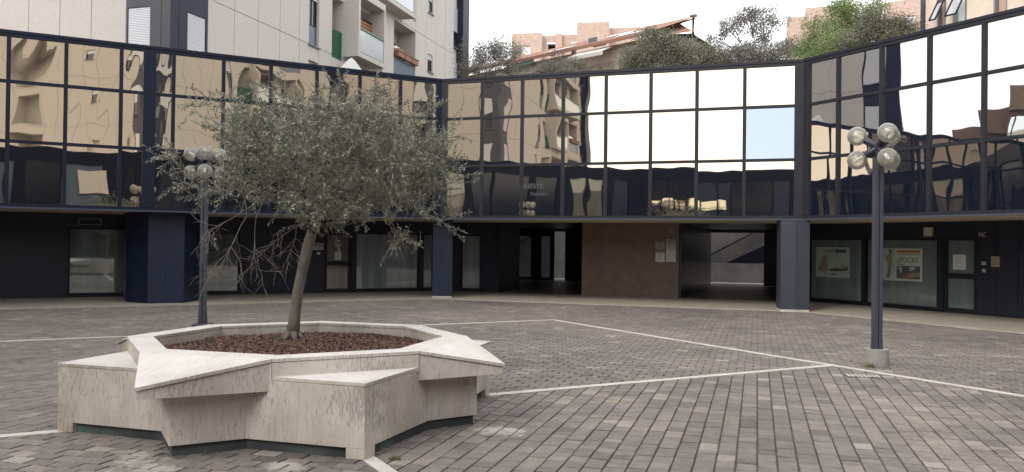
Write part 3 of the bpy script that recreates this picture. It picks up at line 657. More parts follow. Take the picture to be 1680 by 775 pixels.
# stair wall beyond the passage (outdoors, behind the building)
sw_ = empty('stair_wall', FC(3, 16.9, 0), 'grey concrete wall with a rising stair seen through the passage', 'wall')
b = MB(); b.box(FC, -6, 13, 17.6, 17.9, 0, 4.0, M['concrete']); b.build('wall', sw_)
b = MB()
b.box(FC, -6, 13, 16.9, 17.1, .03, .92, M['concrete'])
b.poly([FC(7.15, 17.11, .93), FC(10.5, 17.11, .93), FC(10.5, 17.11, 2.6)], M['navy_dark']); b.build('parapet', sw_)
b = MB()
for (s0, z0, s1, z1) in ((5.6, .85, 9.4, 2.95), (-4.6, 1.0, -.9, 3.0)):
    b.tube([FC(s0, 17.5, z0), FC(s1, 17.5, z1)], .035, M['navy_dark'], 8)
    n_ = 14
b.build('handrail', sw_)
b = MB()
for k in range(16): b.tube([FC(8.1 + k * .09, 17.4, 1.6 + k * .045), FC(8.1 + k * .09, 17.4, 3.0)], .01, M['steel'], 5)
b.build('baluster', sw_)
hg = MB()
hg.box(FC, -60, 70, 18.0, 160, 0, 4.2, M['joint']); tag(hg.build('raised_ground'), kind='structure')

# ------------------------------------------------------------------ small things on the walls
def flat_thing(name, label, cat, fr, d, s0, s1, z0, z1, m, depth=.012, group=None, bevel=.002):
    mb = MB(); mb.box(fr, min(s0, s1), max(s0, s1), d - depth, d, z0, z1, m); o = mb.build(name, None, bevel); tag(o, label, cat, group); return o
def rd(fr, s, d, z, flip=False):
    """frame for lettering on a wall, reading left to right from the square"""
    return Fr(fr(s, d, z), -fr.x if flip else fr.x, fr.y)
# centre: directory plaques and the number
pl = [(5.89, 1.60, 6.18, 1.83, 'steel'), (5.89, 1.18, 6.18, 1.29, 'paper'), (5.89, 1.30, 6.18, 1.475, 'paper'), (5.89, 1.485, 6.18, 1.595, 'brass'),
      (6.23, 1.78, 6.53, 1.925, 'steel'), (6.23, 1.57, 6.53, 1.775, 'ivory'), (6.23, 1.43, 6.53, 1.565, 'paper'), (6.23, 1.315, 6.53, 1.425, 'paper'), (6.23, 1.185, 6.53, 1.31, 'paper')]
names = ['small grey plaque at the top of the left column of nameplates', 'white plaque at the bottom of the left column of nameplates', 'tall white plaque above the bottom one in the left column', 'brown plaque under the grey one in the left column',
         'grey plaque at the very top of the right column of nameplates', 'ivory plaque second from the top of the right column', 'white plaque in the middle of the right column', 'white plaque second from the bottom of the right column', 'white plaque at the bottom of the right column of nameplates']
M['plq_grey'] = pmat('plaque_grey', (.30, .31, .33), .5); M['plq_brown'] = pmat('plaque_brown', (.30, .19, .12), .5)
for (s0, z0, s1, z1, m_), nm in zip(pl, names):
    mm_ = {'steel': M['plq_grey'], 'brass': M['plq_brown'], 'paper': M['paper'], 'ivory': M['ivory']}[m_]
    mb = MB(); mb.box(FC, s0, s1, 3.885, 3.898, z0, z1, mm_)
    for k in range(max(1, int((z1 - z0) / .04))):
        zz = z1 - .035 - k * .036
        if zz > z0 + .012: mb.box(FC, s0 + .04, s1 - .05 - .05 * (k % 2), 3.884, 3.8855, zz, zz + .010, M['ink'])
    tag(mb.build('name_plaque'), nm + ' on the brown wall', 'plaque', 'nameplates on the brown granite wall')
hn = text('house_number', '92', rd(FC, 6.31, 3.897, 2.10), .17, M['steel']); tag(hn, 'small metal number 92 above the nameplates on the brown wall', 'house number')
# right: 94C, alarm, intercoms, plaque, notice, posters
hn = text('house_number', '94C', rd(FR_, 2.58, 3.447, 2.02), .17, M['ivory'], sx=.72); tag(hn, 'pale number 94C on the dark wall right of the glazed door', 'house number')
al = empty('alarm_box', FR_(1.2, 3.45, 2.1), 'white alarm box with a red lamp above the shop window', 'alarm')
mb = MB(); mb.box(FR_, 1.10, 1.34, 3.36, 3.448, 2.04, 2.28, M['ivory']); mb.build('casing', al, .01)
mb = MB(); mb.box(FR_, 1.10, 1.24, 3.35, 3.44, 2.00, 2.045, M['red']); mb.build('alarm_lamp', al, .006)
mb = MB(); mb.box(FR_, 2.69, 2.79, 3.42, 3.448, 1.31, 1.39, M['paper']); mb.box(FR_, 2.71, 2.77, 3.417, 3.421, 1.34, 1.375, M['ink']); tag(mb.build('intercom', None, .003), 'small white intercom right of the glazed door, upper of two', 'intercom')
mb = MB(); mb.box(FR_, 2.70, 2.80, 3.42, 3.448, 1.12, 1.21, M['plq_grey']); mb.box(FR_, 2.72, 2.78, 3.417, 3.421, 1.14, 1.19, M['ivory']); tag(mb.build('intercom', None, .003), 'small grey intercom directly below the white one', 'intercom')
mb = MB(); mb.box(FR_, 2.93, 3.15, 3.425, 3.448, 1.27, 1.53, M['brass'])
for k in range(4): mb.box(FR_, 2.96, 3.12 - .03 * (k % 2), 3.422, 3.426, 1.47 - k * .05, 1.48 - k * .05, M['ink'])
tag(mb.build('name_plaque', None, .003), 'square tan plaque on the dark wall right of the intercoms', 'plaque')
mb = MB(); mb.box(FR_, 1.86, 2.21, 3.505, 3.512, 1.17, 1.56, M['paper'])
for k in range(7): mb.box(FR_, 1.91, 2.16 - .06 * (k % 3), 3.5035, 3.5055, 1.50 - k * .045, 1.506 - k * .045, M['ink'])
tag(mb.build('paper_notice'), 'white paper notice taped inside the door at the right', 'notice')
# poster with lying figure
M['post_bg'] = pmat('poster_green', (.40, .52, .47), .6, noise_amt=.15, noise_scale=3); M['post_skin'] = pmat('poster_skin', (.30, .27, .21), .6); M['post_dark'] = pmat('poster_dark', (.045, .05, .045), .6)
M['post_teal'] = pmat('poster_teal', (.05, .13, .17), .6); M['post_brown'] = pmat('poster_brown', (.22, .14, .09), .6); M['post_white'] = pmat('poster_white', (.55, .62, .54), .6)
def blob(mb, fr, d, pts, m): mb.poly([fr(s, d, z) for s, z in pts], m)
po = MB(); po.box(FR_, -2.68, -1.42, 3.508, 3.520, .80, 1.72, M['post_bg'])
blob(po, FR_, 3.5065, [(-2.6, 1.0), (-2.5, 1.3), (-2.42, 1.45), (-2.2, 1.5), (-2.25, 1.3), (-2.2, 1.05), (-2.35, .95)], M['post_skin'])
blob(po, FR_, 3.5065, [(-2.25, 1.02), (-2.0, 1.10), (-1.75, 1.12), (-1.6, 1.18), (-1.5, 1.16), (-1.48, 1.08), (-1.7, 1.03), (-2.0, 1.0)], M['post_skin'])
blob(po, FR_, 3.5050, [(-2.22, 1.02), (-1.95, 1.06), (-1.55, 1.07), (-1.50, 1.14), (-1.47, 1.05), (-1.6, 1.01), (-2.0, .99)], M['post_dark'])
blob(po, FR_, 3.5065, [(-1.72, 1.12), (-1.66, 1.28), (-1.62, 1.28), (-1.66, 1.12)], M['post_skin'])
po.box(FR_, -1.95, -1.55, 3.505, 3.509, 1.55, 1.65, M['post_teal']); po.box(FR_, -2.35, -2.02, 3.505, 3.509, 1.57, 1.64, M['post_skin']); po.box(FR_, -2.1, -1.9, 3.505, 3.509, .88, .91, M['post_dark'])
tag(po.build('poster'), 'faded green poster of a lying figure in the shop window beside the slate pillar', 'poster')
po = MB(); po.box(FR_, -.47, .97, 3.508, 3.520, .80, 1.71, M['post_bg']); po.box(FR_, .13, .97, 3.506, 3.509, .80, 1.71, M['post_white'])
fx = lambda L: [(a + .20, b) for a, b in L]
blob(po, FR_, 3.5045, fx([(-.36, .86), (-.30, 1.15), (-.33, 1.32), (-.40, 1.42), (-.35, 1.50), (-.27, 1.54), (-.27, 1.64), (-.20, 1.66), (-.17, 1.56), (-.18, 1.46), (-.15, 1.30), (-.20, 1.1), (-.24, .86)]), M['post_skin'])
blob(po, FR_, 3.5035, fx([(-.34, .88), (-.29, 1.12), (-.30, 1.22), (-.26, 1.2), (-.25, 1.05), (-.27, .88)]), M['post_brown'])
blob(po, FR_, 3.5035, fx([(-.28, 1.60), (-.27, 1.67), (-.21, 1.67), (-.20, 1.60)]), M['post_dark'])
po.box(FR_, .17, .90, 3.504, 3.507, 1.585, 1.66, M['orange']); po.box(FR_, .17, .90, 3.504, 3.507, 1.535, 1.55, M['ink'])
text_into(po, 'LIPO', rd(FR_, .165, 3.5055, 1.30), .235, M['post_dark'], sx=.70); text_into(po, 'CAV', rd(FR_, .52, 3.5055, 1.30), .235, M['ink'], sx=.70)
po.box(FR_, .17, .40, 3.504, 3.507, 1.255, 1.275, M['post_dark'])
po.box(FR_, .17, .90, 3.504, 3.507, .86, 1.22, M['ink'])
blob(po, FR_, 3.502, [(.17, .88), (.3, .94), (.6, 1.03), (.90, 1.07), (.90, .93), (.7, .88), (.4, .865)], M['post_brown'])
blob(po, FR_, 3.501, [(.48, .94), (.62, 1.03), (.88, 1.05), (.90, .95), (.6, .90)], M['post_skin'])
blob(po, FR_, 3.502, [(.22, 1.2), (.30, 1.03), (.36, 1.03), (.33, 1.2)], M['post_bg']); blob(po, FR_, 3.502, [(.58, 1.2), (.58, 1.08), (.70, 1.10), (.78, 1.2)], M['post_bg'])
tag(po.build('poster'), 'LIPOCAV poster with a standing figure in the shop window behind the lamp post', 'poster')
# left: vent grille, sticker, letterbox, door plate, paper
vg = MB()
vg.box(FL, 9.02, 9.62, 3.775, 3.797, 2.27, 2.29, M['plq_grey']); vg.box(FL, 9.02, 9.62, 3.775, 3.797, 2.11, 2.13, M['plq_grey']); vg.box(FL, 9.02, 9.04, 3.775, 3.797, 2.13, 2.27, M['plq_grey']); vg.box(FL, 9.60, 9.62, 3.775, 3.797, 2.13, 2.27, M['plq_grey'])
for k in range(5): vg.box(FL, 9.04, 9.60, 3.78, 3.796, 2.142 + k * .026, 2.152 + k * .026, M['navy'])
tag(vg.build('vent_grille'), 'grey framed vent grille over the shop window at the far left', 'vent')
mb = MB(); mb.prism([(6.52, 1.56), (6.46, 1.60), (6.40, 1.56), (6.44, 1.53), (6.44, 1.40), (6.48, 1.38), (6.50, 1.52)], 0, .004, M['paper'], Fr(FL(0, 3.797, 0), FL.x, Vector((0, 0, 1)), -nL))
tag(mb.build('sticker'), 'small white sticker on the navy wall between blue pillar and lamp post', 'sticker')
mb = MB(); mb.box(FL, 2.50, 2.86, 3.72, 3.797, 1.46, 1.66, M['steel']); mb.box(FL, 2.54, 2.82, 3.716, 3.721, 1.58, 1.60, M['black']); mb.box(FL, 2.50, 2.86, 3.70, 3.797, 1.44, 1.458, M['paper'])
tag(mb.build('letterbox', None, .004), 'grey metal letterbox on the dark wall beside the olive trunk', 'letterbox')
flat_thing('door_plate', 'tiny white plate under the grey letterbox', 'plate', FL, 3.797, 2.59, 2.69, 1.28, 1.36, M['paper'])
flat_thing('paper_notice', 'bluish sheet of paper on the glazed door behind the olive tree', 'notice', FL, 3.862, 1.86, 2.08, 1.10, 1.38, M['post_white'], .004)
# lettering stuck on the mirrored panes
lt = text('window_lettering', 'TRIESTE', rd(FC, 2.50, -.012, 3.32), .20, M['ink'], sx=1.05)
tag(lt, 'dark lettering TRIESTE stuck on the bottom row of mirrored panes', 'lettering')
lt = text('window_lettering', 'Finanziari', rd(FC, 2.84, -.012, 3.12), .135, M['ink'], sx=1.0)
tag(lt, 'smaller dark lettering Finanziari below the large letters on the glass', 'lettering')

# ------------------------------------------------------------------ the star-shaped planter
plr = empty('planter', PC, 'star-shaped travertine planter with pointed benches around the olive tree', 'planter')
def pol(r, k):                       # k counts eighths of a turn from PU towards PV
    a = k * math.pi / 4; return tuple((PC + PU * (r * math.cos(a)) + PV * (r * math.sin(a)))[:2])
R_LOW, R_SPK, R_BASE, R_NOTCH, R_OCT, R_IN = 2.145, 2.25, 1.92, 1.60, 1.675, 1.43
NK = .67                             # the notches lie this far (in eighths) from the low points
TIP_K = {1: 1.045, 2: 2.034, 3: 3.029}; TIP_R = {1: 2.17, 3: 2.29}; BASE_R = {1: 1.875, 3: 1.965}; NOTCH_R = {(2, -1): 1.55, (2, 1): 1.62}
def tip(k, r=None):
    if r is None: r = R_LOW if k % 2 == 0 else TIP_R.get(k, R_SPK)
    return pol(r, TIP_K.get(k, k))
def lerp(p, q, t): return (p[0] + (q[0] - p[0]) * t, p[1] + (q[1] - p[1]) * t)
star = []
for k in range(8): star += [tip(k) if k % 2 == 0 else pol(BASE_R.get(k, R_BASE), k), pol(R_NOTCH, k + (NK if k % 2 == 0 else 1 - NK))]
# upright slabs: one slab per face of the star, butted at the corners
zb0, zb1 = .085, .572
mb = MB(); base_in = []
n16 = len(star)
mb.prism(star, zb0, zb1, M['trav_side'])
for k in (0, 2, 4, 6):               # corner legs of the low points
    T_, Lq, Rq = tip(k), pol(R_NOTCH, k - NK), pol(R_NOTCH, k + NK)
    mb.prism([T_, lerp(T_, Lq, .15), lerp(lerp(T_, pol(0, 0), .16), pol(0, 0), .0), lerp(T_, Rq, .15)], .0, zb0 + .002, M['trav_side'])
base = mb.build('base', plr, .006)
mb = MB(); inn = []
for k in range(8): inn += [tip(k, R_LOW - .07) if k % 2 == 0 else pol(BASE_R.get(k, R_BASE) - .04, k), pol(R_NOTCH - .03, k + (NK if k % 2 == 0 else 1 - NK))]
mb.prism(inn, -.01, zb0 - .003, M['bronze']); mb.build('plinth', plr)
def oct_at(p, q, r):                 # where the line p-q crosses the octagon of corner radius r
    ap = r * math.cos(math.pi / 8)
    for i in range(400):
        m_ = lerp(p, q, i / 400); d_ = Vector((m_[0] - PC.x, m_[1] - PC.y, 0)); a_ = math.atan2(d_.dot(PV), d_.dot(PU)); k_ = round(a_ / (math.pi / 4))
        if d_.length * math.cos(a_ - k_ * math.pi / 4) <= ap: return m_
    return q
for k in (0, 2, 4, 6):
    T_, a_, b_ = tip(k, R_LOW + .008), pol(R_OCT - .02, k - .515), pol(R_OCT - .02, k + .515)
    m1 = MB(); e = PU * math.cos(k * math.pi / 4) + PV * math.sin(k * math.pi / 4); f = Vector((-e.y, e.x, 0)); loc = Fr(PC, e, f)
    lp = [tuple(((V2(p) - PC).dot(e), (V2(p) - PC).dot(f))) for p in (T_, b_, a_)]
    o = MB(); o.prism(lp, .5745, .602, M['trav_side'], ID, M['trav_top'])
    ob = o.build('low_bench_slab', plr, .003)
    ob.matrix_parent_inverse = Matrix.Identity(4); ob.location = (0, 0, 0); ob.rotation_euler = (0, 0, math.atan2(e.y, e.x))
# rim: eight upright fascia panels and a mitred coping ring
for k in range(8):
    p0, p1 = (R_OCT - .004), (R_IN)
    q = [pol(p0, k - .4985), pol(p0, k + .4985), pol(p1, k + .4985), pol(p1, k - .4985)]
    e = PU * math.cos(k * math.pi / 4) + PV * math.sin(k * math.pi / 4); f = Vector((-e.y, e.x, 0))
    lp = [((V2(p) - PC).dot(e), (V2(p) - PC).dot(f)) for p in q]
    o = MB()
    if k % 2 == 0: o.prism(lp, .56, .7155, M['trav_side'])
    q2 = [pol(R_OCT, k - .4985), pol(R_OCT, k + .4985), pol(R_IN - .004, k + .4985), pol(R_IN - .004, k - .4985)]
    lp2 = [((V2(p) - PC).dot(e), (V2(p) - PC).dot(f)) for p in q2]
    if k % 2 == 0:
        o.prism(lp2, .7205, .747, M['trav_side'], ID, M['trav_top'])
    else:
        # high pointed bench: a wedge whose top falls from the rim to its tip
        ti = ((V2(tip(k)) - PC).dot(e), (V2(tip(k)) - PC).dot(f))
        a0, b0 = lp[0], lp[1]
        def wedge(tipz0, tipz1, z0, z1, shrink, mside, mtop):
            tp = (ti[0] - shrink * 2.2, ti[1])
            lo = [(a0[0] - shrink, a0[1] + shrink, z0), (tp[0], tp[1], tipz0), (b0[0] - shrink, b0[1] - shrink, z0)]
            hi = [(x, y, z) for (x, y, _), z in zip(lo, (z1, tipz1, z1))]
            o.mesh(lo + hi, [(0, 2, 1), (0, 1, 4, 3), (1, 2, 5, 4), (2, 0, 3, 5)], mside); o.poly(hi, mtop)
        sg = 1 if b0[1] > a0[1] else -1
        if sg < 0: a0, b0 = b0, a0
        wedge(.500, .560, .485, .7145, .008, M['trav_side'], M['trav_side'])
        wedge(.5645, .592, .7205, .748, 0, M['trav_side'], M['trav_top'])
        o.prism([lp[0], lp[1], lp[2], lp[3]], .56, .7145, M['trav_side'])
        o.prism(lp2, .7205, .748, M['trav_side'], ID, M['trav_top'])
    ob = o.build('pointed_bench' if k % 2 else 'rim_slab', plr, 0)
    ob.matrix_parent_inverse = Matrix.Identity(4); ob.rotation_euler = (0, 0, math.atan2(e.y, e.x))
# soil and bark chips
so_ = MB(); ng = 40; grid = {}
for i in range(ng + 1):
    for j in range(ng + 1):
        x, y = -1.45 + 2.9 * i / ng, -1.45 + 2.9 * j / ng
        grid[i, j] = PC + Vector((x, y, .632 + .025 * noise.noise(Vector((x * 2, y * 2, 3))) + .03 * math.exp(-((x + .2) ** 2 + (y - .5) ** 2) * 6)))
def soil_z(x, y): return .632 + .025 * noise.noise(Vector((x * 2, y * 2, 3))) + .03 * math.exp(-((x + .2) ** 2 + (y - .5) ** 2) * 6)
for i in range(ng):
    for j in range(ng):
        c = (grid[i, j] + grid[i + 1, j + 1]) / 2 - PC
        if math.hypot(c.x, c.y) < 1.43: so_.poly([grid[i, j], grid[i + 1, j], grid[i + 1, j + 1], grid[i, j + 1]], M['soil'], True)
so_.build('soil', plr)
ch = MB(); tv = []
for _ in range(16000):
    r_ = 1.38 * math.sqrt(rng.random()); a_ = rng.random() * 6.283; x, y = r_ * math.cos(a_), r_ * math.sin(a_)
    c = PC + Vector((x, y, soil_z(x, y) + rng.uniform(.002, .014)))
    d = Vector((rng.gauss(0, 1), rng.gauss(0, 1), rng.gauss(0, .35))).normalized(); e = d.cross(Vector((rng.gauss(0, .4), rng.gauss(0, .4), 1))).normalized()
    l_, w_ = rng.uniform(.007, .022), rng.uniform(.003, .008)
    ch.poly([c - d * l_ - e * w_ * .6, c + d * l_ * .8 - e * w_, c + d * l_ + e * w_ * .7, c - d * l_ * .8 + e * w_], M['bark_chips']); tv.append(rng.random())
cho = ch.build('bark_mulch'); set_tint(cho, tv); tag(cho, kind='stuff')
def grass_tufts(name, spots, label, stuff=False, hh=(.04, .10), n=26, sp=.06):
    mb = MB(); tv = []
    for (x, y, z) in spots:
        for _ in range(n):
            p = Vector((x + rng.gauss(0, sp), y + rng.gauss(0, sp), z)); d = Vector((rng.gauss(0, .5), rng.gauss(0, .5), 1)).normalized(); h = rng.uniform(*hh)
            s_ = Vector((rng.gauss(0, 1), rng.gauss(0, 1), 0)).normalized() * .004
            mb.poly([p - s_, p + s_, p + d * h + s_ * .3 + Vector((rng.gauss(0, .01), rng.gauss(0, .01), 0))], M['weed']); tv.append(rng.random())
    o = mb.build(name); set_tint(o, tv)
    tag(o, kind='stuff') if stuff else tag(o, label, 'weed')
    return o
grass_tufts('soil_weeds', [(PC.x + 1.27 * math.cos(q), PC.y + 1.27 * math.sin(q), .645) for q in [rng.uniform(3.5, 5.0) for _ in range(46)]], None, True, (.015, .045), 14, .05)

# ------------------------------------------------------------------ the olive tree
tree = empty('olive_tree', (-2.36, 9.0, .65), 'silvery olive tree with a leaning trunk growing in the star planter', 'tree')
rt = random.Random(21)
Yt = 9.0
base_p = at(480, 557, Yt)
tp = [at(480, 557, Yt), at(484, 520, Yt), at(489, 480, Yt), at(497, 440, Yt), at(505, 405, Yt), at(512, 382, Yt)]
nodes = [[p, i - 1] for i, p in enumerate(tp)]
fork = len(nodes) - 1
ctr = at(532, 272, Yt) + Vector((0, 0, 0))
# clump points through an irregular crown: the outline is taken as (x, y) of the leafy edge seen from the square
def crown_ok(p):
    q = p - ctr
    yy = q.z
    ex = 1.38 if q.x < 0 else 1.34
    top = .66 + .10 * math.sin(q.x * 3.1 + .6) - .10 * max(0, -q.x - .6) ; bot = .62 + .10 * math.sin(q.x * 5 + 1) - (.12 if q.x < -.5 else 0)
    v = (q.x / ex) ** 2 + (q.y / 1.30) ** 2 + (yy / (top if yy > 0 else bot)) ** 2
    return v
pts = []
while len(pts) < 560:
    p = ctr + Vector((rt.uniform(-1.7, 1.7), rt.uniform(-1.4, 1.4), rt.uniform(-.9, 1.0)))
    if (p - ctr).y < 1.4:
        a_ = p.x / p.y * F_PX + 840; b_ = HY - (p.z - EYE) / p.y * F_PX - .0118 * 500
        if (a_ - 338) ** 2 + (b_ - 262) ** 2 < 48 ** 2: continue
    v = crown_ok(p)
    if v < 1 + rt.uniform(-.25, .16) and noise.noise(p * 1.7) > -.30 and (v > .12 or rt.random() < .4): pts.append(p)
# a few stray leaders reaching out
for (x, y, dy) in ((292, 255, -.3), (276, 262, .2), (300, 300, .2), (330, 330, -.2), (322, 175, .3), (420, 150, 0), (395, 168, .3), (560, 150, -.3), (470, 152, .3), (640, 165, 0), (742, 225, .2), (745, 300, -.2), (742, 262, .3), (725, 365, -.1), (700, 190, .2), (690, 350, -.5), (655, 395, -.5), (640, 372, -.3), (600, 158, .4)):
    pts.append(at(x, y, Yt + dy))
pts.sort(key=lambda p: (p - tp[-1]).length)
for p in pts:
    bi, bd = None, 1e9
    for i in range(fork, len(nodes)):
        n_ = nodes[i]; d = (n_[0] - p).length
        back = n_[0]; dirn = (back - tp[-1])
        pen = 0.0 if i == fork else .35 * max(0, -(p - back).normalized().dot(dirn.normalized()) + .3)
        if d * (1 + pen) + (.12 if i == fork else 0) < bd: bi, bd = i, d * (1 + pen) + (.12 if i == fork else 0)
    q = nodes[bi][0]; L_ = (p - q).length
    steps = max(1, int(L_ / .16)); prev = bi
    for s_ in range(1, steps + 1):
        m_ = q.lerp(p, s_ / steps) + (Vector((rt.gauss(0, .02), rt.gauss(0, .02), rt.gauss(0, .02) + .02 * math.sin(math.pi * s_ / steps))) if s_ < steps else Vector((0, 0, 0)))
        nodes.append([m_, prev]); prev = len(nodes) - 1
cnt = [0] * len(nodes); kids = [[] for _ in nodes]
for i, (p, pa) in enumerate(nodes):
    if pa >= 0: kids[pa].append(i)
for i in range(len(nodes) - 1, -1, -1):
    if not kids[i]: cnt[i] = 1
    if nodes[i][1] >= 0: cnt[nodes[i][1]] += cnt[i]
def brad(i): return .0034 * cnt[i] ** .46
tk = MB()
trr = [.078, .060, .056, .055, .058, .054]
tk.tube([base_p - Vector((0, 0, .03))] + tp[1:], trr, M['olive_bark'], 14)
for k in range(6):   # root flare
    a_ = k * 1.05; tk.tube([tp[0] + Vector((math.cos(a_) * .05, math.sin(a_) * .05, .07)), tp[0] + Vector((math.cos(a_) * .13, math.sin(a_) * .13, -.01))], [.038, .014], M['olive_bark'], 8)
for i in range(fork, len(nodes)):
    ks = sorted(kids[i], key=lambda k: -cnt[k])
    for k in ks:
        r0, r1 = min(brad(i), brad(k) * 1.5), brad(k)
        if i == fork: r0 = r1 * 1.15
        tk.tube([nodes[i][0], nodes[k][0]], [r0, r1], M['olive_bark'], 6 if r1 > .012 else 4, True, False)
tko = tk.build('trunk', tree)
lf = MB(); lt_ = []; tw = MB()
def leaf(p, d, up, L_, W_):
    s_ = d.cross(up)
    if s_.length < 1e-4: return
    s_ = s_.normalized() * W_; c = p + d * L_ * .5
    droop = Vector((0, 0, -L_ * .06))
    lf.poly([p, c + s_, p + d * L_ + droop, c - s_], M['olive_leaf'])
    t_ = rt.gauss(.40, .16)
    if rt.random() < .10: t_ += .35
    lt_.append(min(1, max(0, t_)))
def twig(p, d, L_, leafy=1.0):
    n_ = max(4, int(L_ / .022)); q = p.copy(); line = [q.copy()]
    for s_ in range(n_):
        d = (d + Vector((rt.gauss(0, .10), rt.gauss(0, .10), rt.gauss(-.015, .10)))).normalized(); q = q + d * (L_ / n_)
        if s_ % 3 == 2 or s_ == n_ - 1: line.append(q.copy())
        if s_ > 0 and rt.random() < leafy:
            a = d.orthogonal().normalized(); b = d.cross(a); th = rt.random() * 6.283
            for h_ in (0, math.pi):
                if rt.random() < .12: continue
                o_ = a * math.cos(th + h_) + b * math.sin(th + h_); dl = (d * rt.uniform(.4, .9) + o_ * rt.uniform(.6, 1)).normalized()
                leaf(q, dl, Vector((rt.gauss(0, .6), rt.gauss(0, .6), 1)).normalized(), rt.uniform(.034, .060), rt.uniform(.0055, .0092))
    tw.tube(line, [.0028] * len(line), M['twig'], 3, True, False)
for i in range(fork + 1, len(nodes)):
    if cnt[i] > 14: continue
    p = nodes[i][0]; outd = (p - (ctr - Vector((0, 0, .5)))).normalized()
    nt_ = 7 if not kids[i] else (4 if cnt[i] < 5 else 2)
    if crown_ok(p) < .30: nt_ = min(nt_, 3)
    for _ in range(nt_):
        d = (outd * .55 + Vector((rt.gauss(0, .6), rt.gauss(0, .6), rt.gauss(.22, .55)))).normalized()
        twig(p, d, rt.uniform(.14, .34), .95)
# bare hanging twigs at the lower left
def bare(p, d, L_, lev):
    n_ = 5; line = [p.copy()]; q = p.copy()
    for s_ in range(n_):
        d = (d + Vector((rt.gauss(0, .14), rt.gauss(0, .14), rt.gauss(-.04, .12)))).normalized(); q = q + d * L_ / n_; line.append(q.copy())
        if lev > 0 and s_ > 0:
            for _ in range(2 if lev > 1 else 1):
                bare(q, (d + Vector((rt.gauss(0, .7), rt.gauss(0, .7), rt.gauss(-.15, .5)))).normalized(), L_ * rt.uniform(.4, .65), lev - 1)
    r_ = (.0022, .003, .0055)[lev]; tw.tube(line, [r_ * (1 - .1 * k) for k in range(len(line))], M['twig'], 4, True, False)
for (x, y, x2, y2, dy) in ((405, 355, 350, 430, -.3), (420, 358, 400, 440, .1), (395, 350, 330, 385, 0), (480, 375, 440, 400, .1), (486, 372, 480, 418, .2), (640, 360, 675, 395, 0)):
    p0, p1 = at(x, y, Yt + dy), at(x2, y2, Yt + dy + rt.uniform(-.1, .2)); bare(p0, (p1 - p0).normalized(), (p1 - p0).length, 2)
    # the limb that carries it
    j = min(range(fork, len(nodes)), key=lambda k: (nodes[k][0] - p0).length); tw.tube([nodes[j][0], p0], [.008, .006], M['twig'], 5, True, False)
for (x, y) in ((350, 402), (346, 408), (655, 415), (668, 408), (676, 412), (640, 405), (652, 398), (690, 402)):
    twig(at(x, y - 22, Yt - .2), Vector((rt.gauss(0, .3), rt.gauss(0, .2), -.8)).normalized(), .16, .8)
lfo = lf.build('crown', tree); set_tint(lfo, lt_)
tw.build('twigs', tree)

# ------------------------------------------------------------------ street lamps
def lamp(name, x, y, label, az, round_base):
    t = empty(name, (x, y, 0), label, 'street lamp', 'globe lamps in the square')
    mb = MB()
    if round_base:
        n = 28; mb.prism([(x + .165 * math.cos(2 * math.pi * k / n), y + .165 * math.sin(2 * math.pi * k / n)) for k in range(n)], -.01, .245, M['concrete'])
        zb = .245
    else:
        mb.box(Fr((x, y, 0), (math.cos(.2), math.sin(.2), 0), (-math.sin(.2), math.cos(.2), 0)), -.17, .17, -.17, .17, -.01, .13, M['lamp_paint']); zb = .13
    mb.build('base', t, .012)
    mb = MB(); f = Fr((x, y, 0), (math.cos(.12), math.sin(.12), 0), (-math.sin(.12), math.cos(.12), 0))
    # cross-section: two channels back to back, with a groove between them; the foot flares
    for s_ in (-1, 1):
        lo_, hi_ = (.008, .060) if s_ > 0 else (-.060, -.008)
        mb.box(f, lo_, hi_, -.052, .052, zb, 3.02, M['lamp_paint'])
    mb.box(f, -.0078, .0078, -.040, .040, zb, 3.01, M['lamp_dark'])
    for s_ in (-1, 1): mb.prism([(s_ * .0605, zb), (s_ * .088, zb), (s_ * .0605, zb + .42)], -.02, .02, M['lamp_paint'], Fr((x, y, 0), f.x, Vector((0, 0, 1)), -f.y))
    mb.build('pole', t, .004)
    c = Vector((x, y, 3.165))
    mb = MB(); mb.sphere(c, .062, M['lamp_dark'], 14, 8); mb.tube([c - Vector((0, 0, .17)), c], .05, M['lamp_dark'], 14); mb.build('hub', t)
    for lev in (1, -1):
        for q in range(3):
            a = az + q * 2 * math.pi / 3; d = Vector((math.cos(a), math.sin(a), lev * .62)).normalized()
            mb = MB(); mb.tube([c, c + d * .05, c + d * .20, c + d * .215], [.044, .047, .055, .050], M['lamp_dark'], 16)
            arm = mb.build('arm', t)
            g_ = MB(); gc = c + d * .335; g_.sphere(gc, .138, M['globe'], 28, 16); g_.build('globe', arm)
            bb = MB(); bb.tube([c + d * .21, c + d * .26, c + d * .34, c + d * .385, c + d * .40], [.022, .026, .026, .022, .008], M['white'], 12); bb.build('bulb', arm)
    return t
lamp('street_lamp', 5.30, 12.18, 'tall grey globe lamp on a round concrete foot at the corner of white strips', R(151.5), True)
lamp('street_lamp', -5.83, 15.9, 'globe lamp half hidden behind the olive tree and planter', R(170), False)
grass_tufts('weed_tuft', [(5.13, 12.02, 0)], 'small yellowish weed at the foot of the concrete lamp base', False, (.05, .12), 60, .04)
grass_tufts('weed_tuft', [(-.90, 6.60, 0)], 'low green weeds in the joints at the front tip of the planter', False, (.012, .035), 120, .022)
# moss and weeds along joints in the setts
mo = []
for k in range(60):
    d = (PU - PV).normalized(); p0 = Vector((1.95, 7.6, 0)) + d * (k * .045); mo.append((p0.x + rng.gauss(0, .006), p0.y + rng.gauss(0, .006), -.008))
grass_tufts('joint_moss', mo, None, True, (.005, .015), 10, .01)
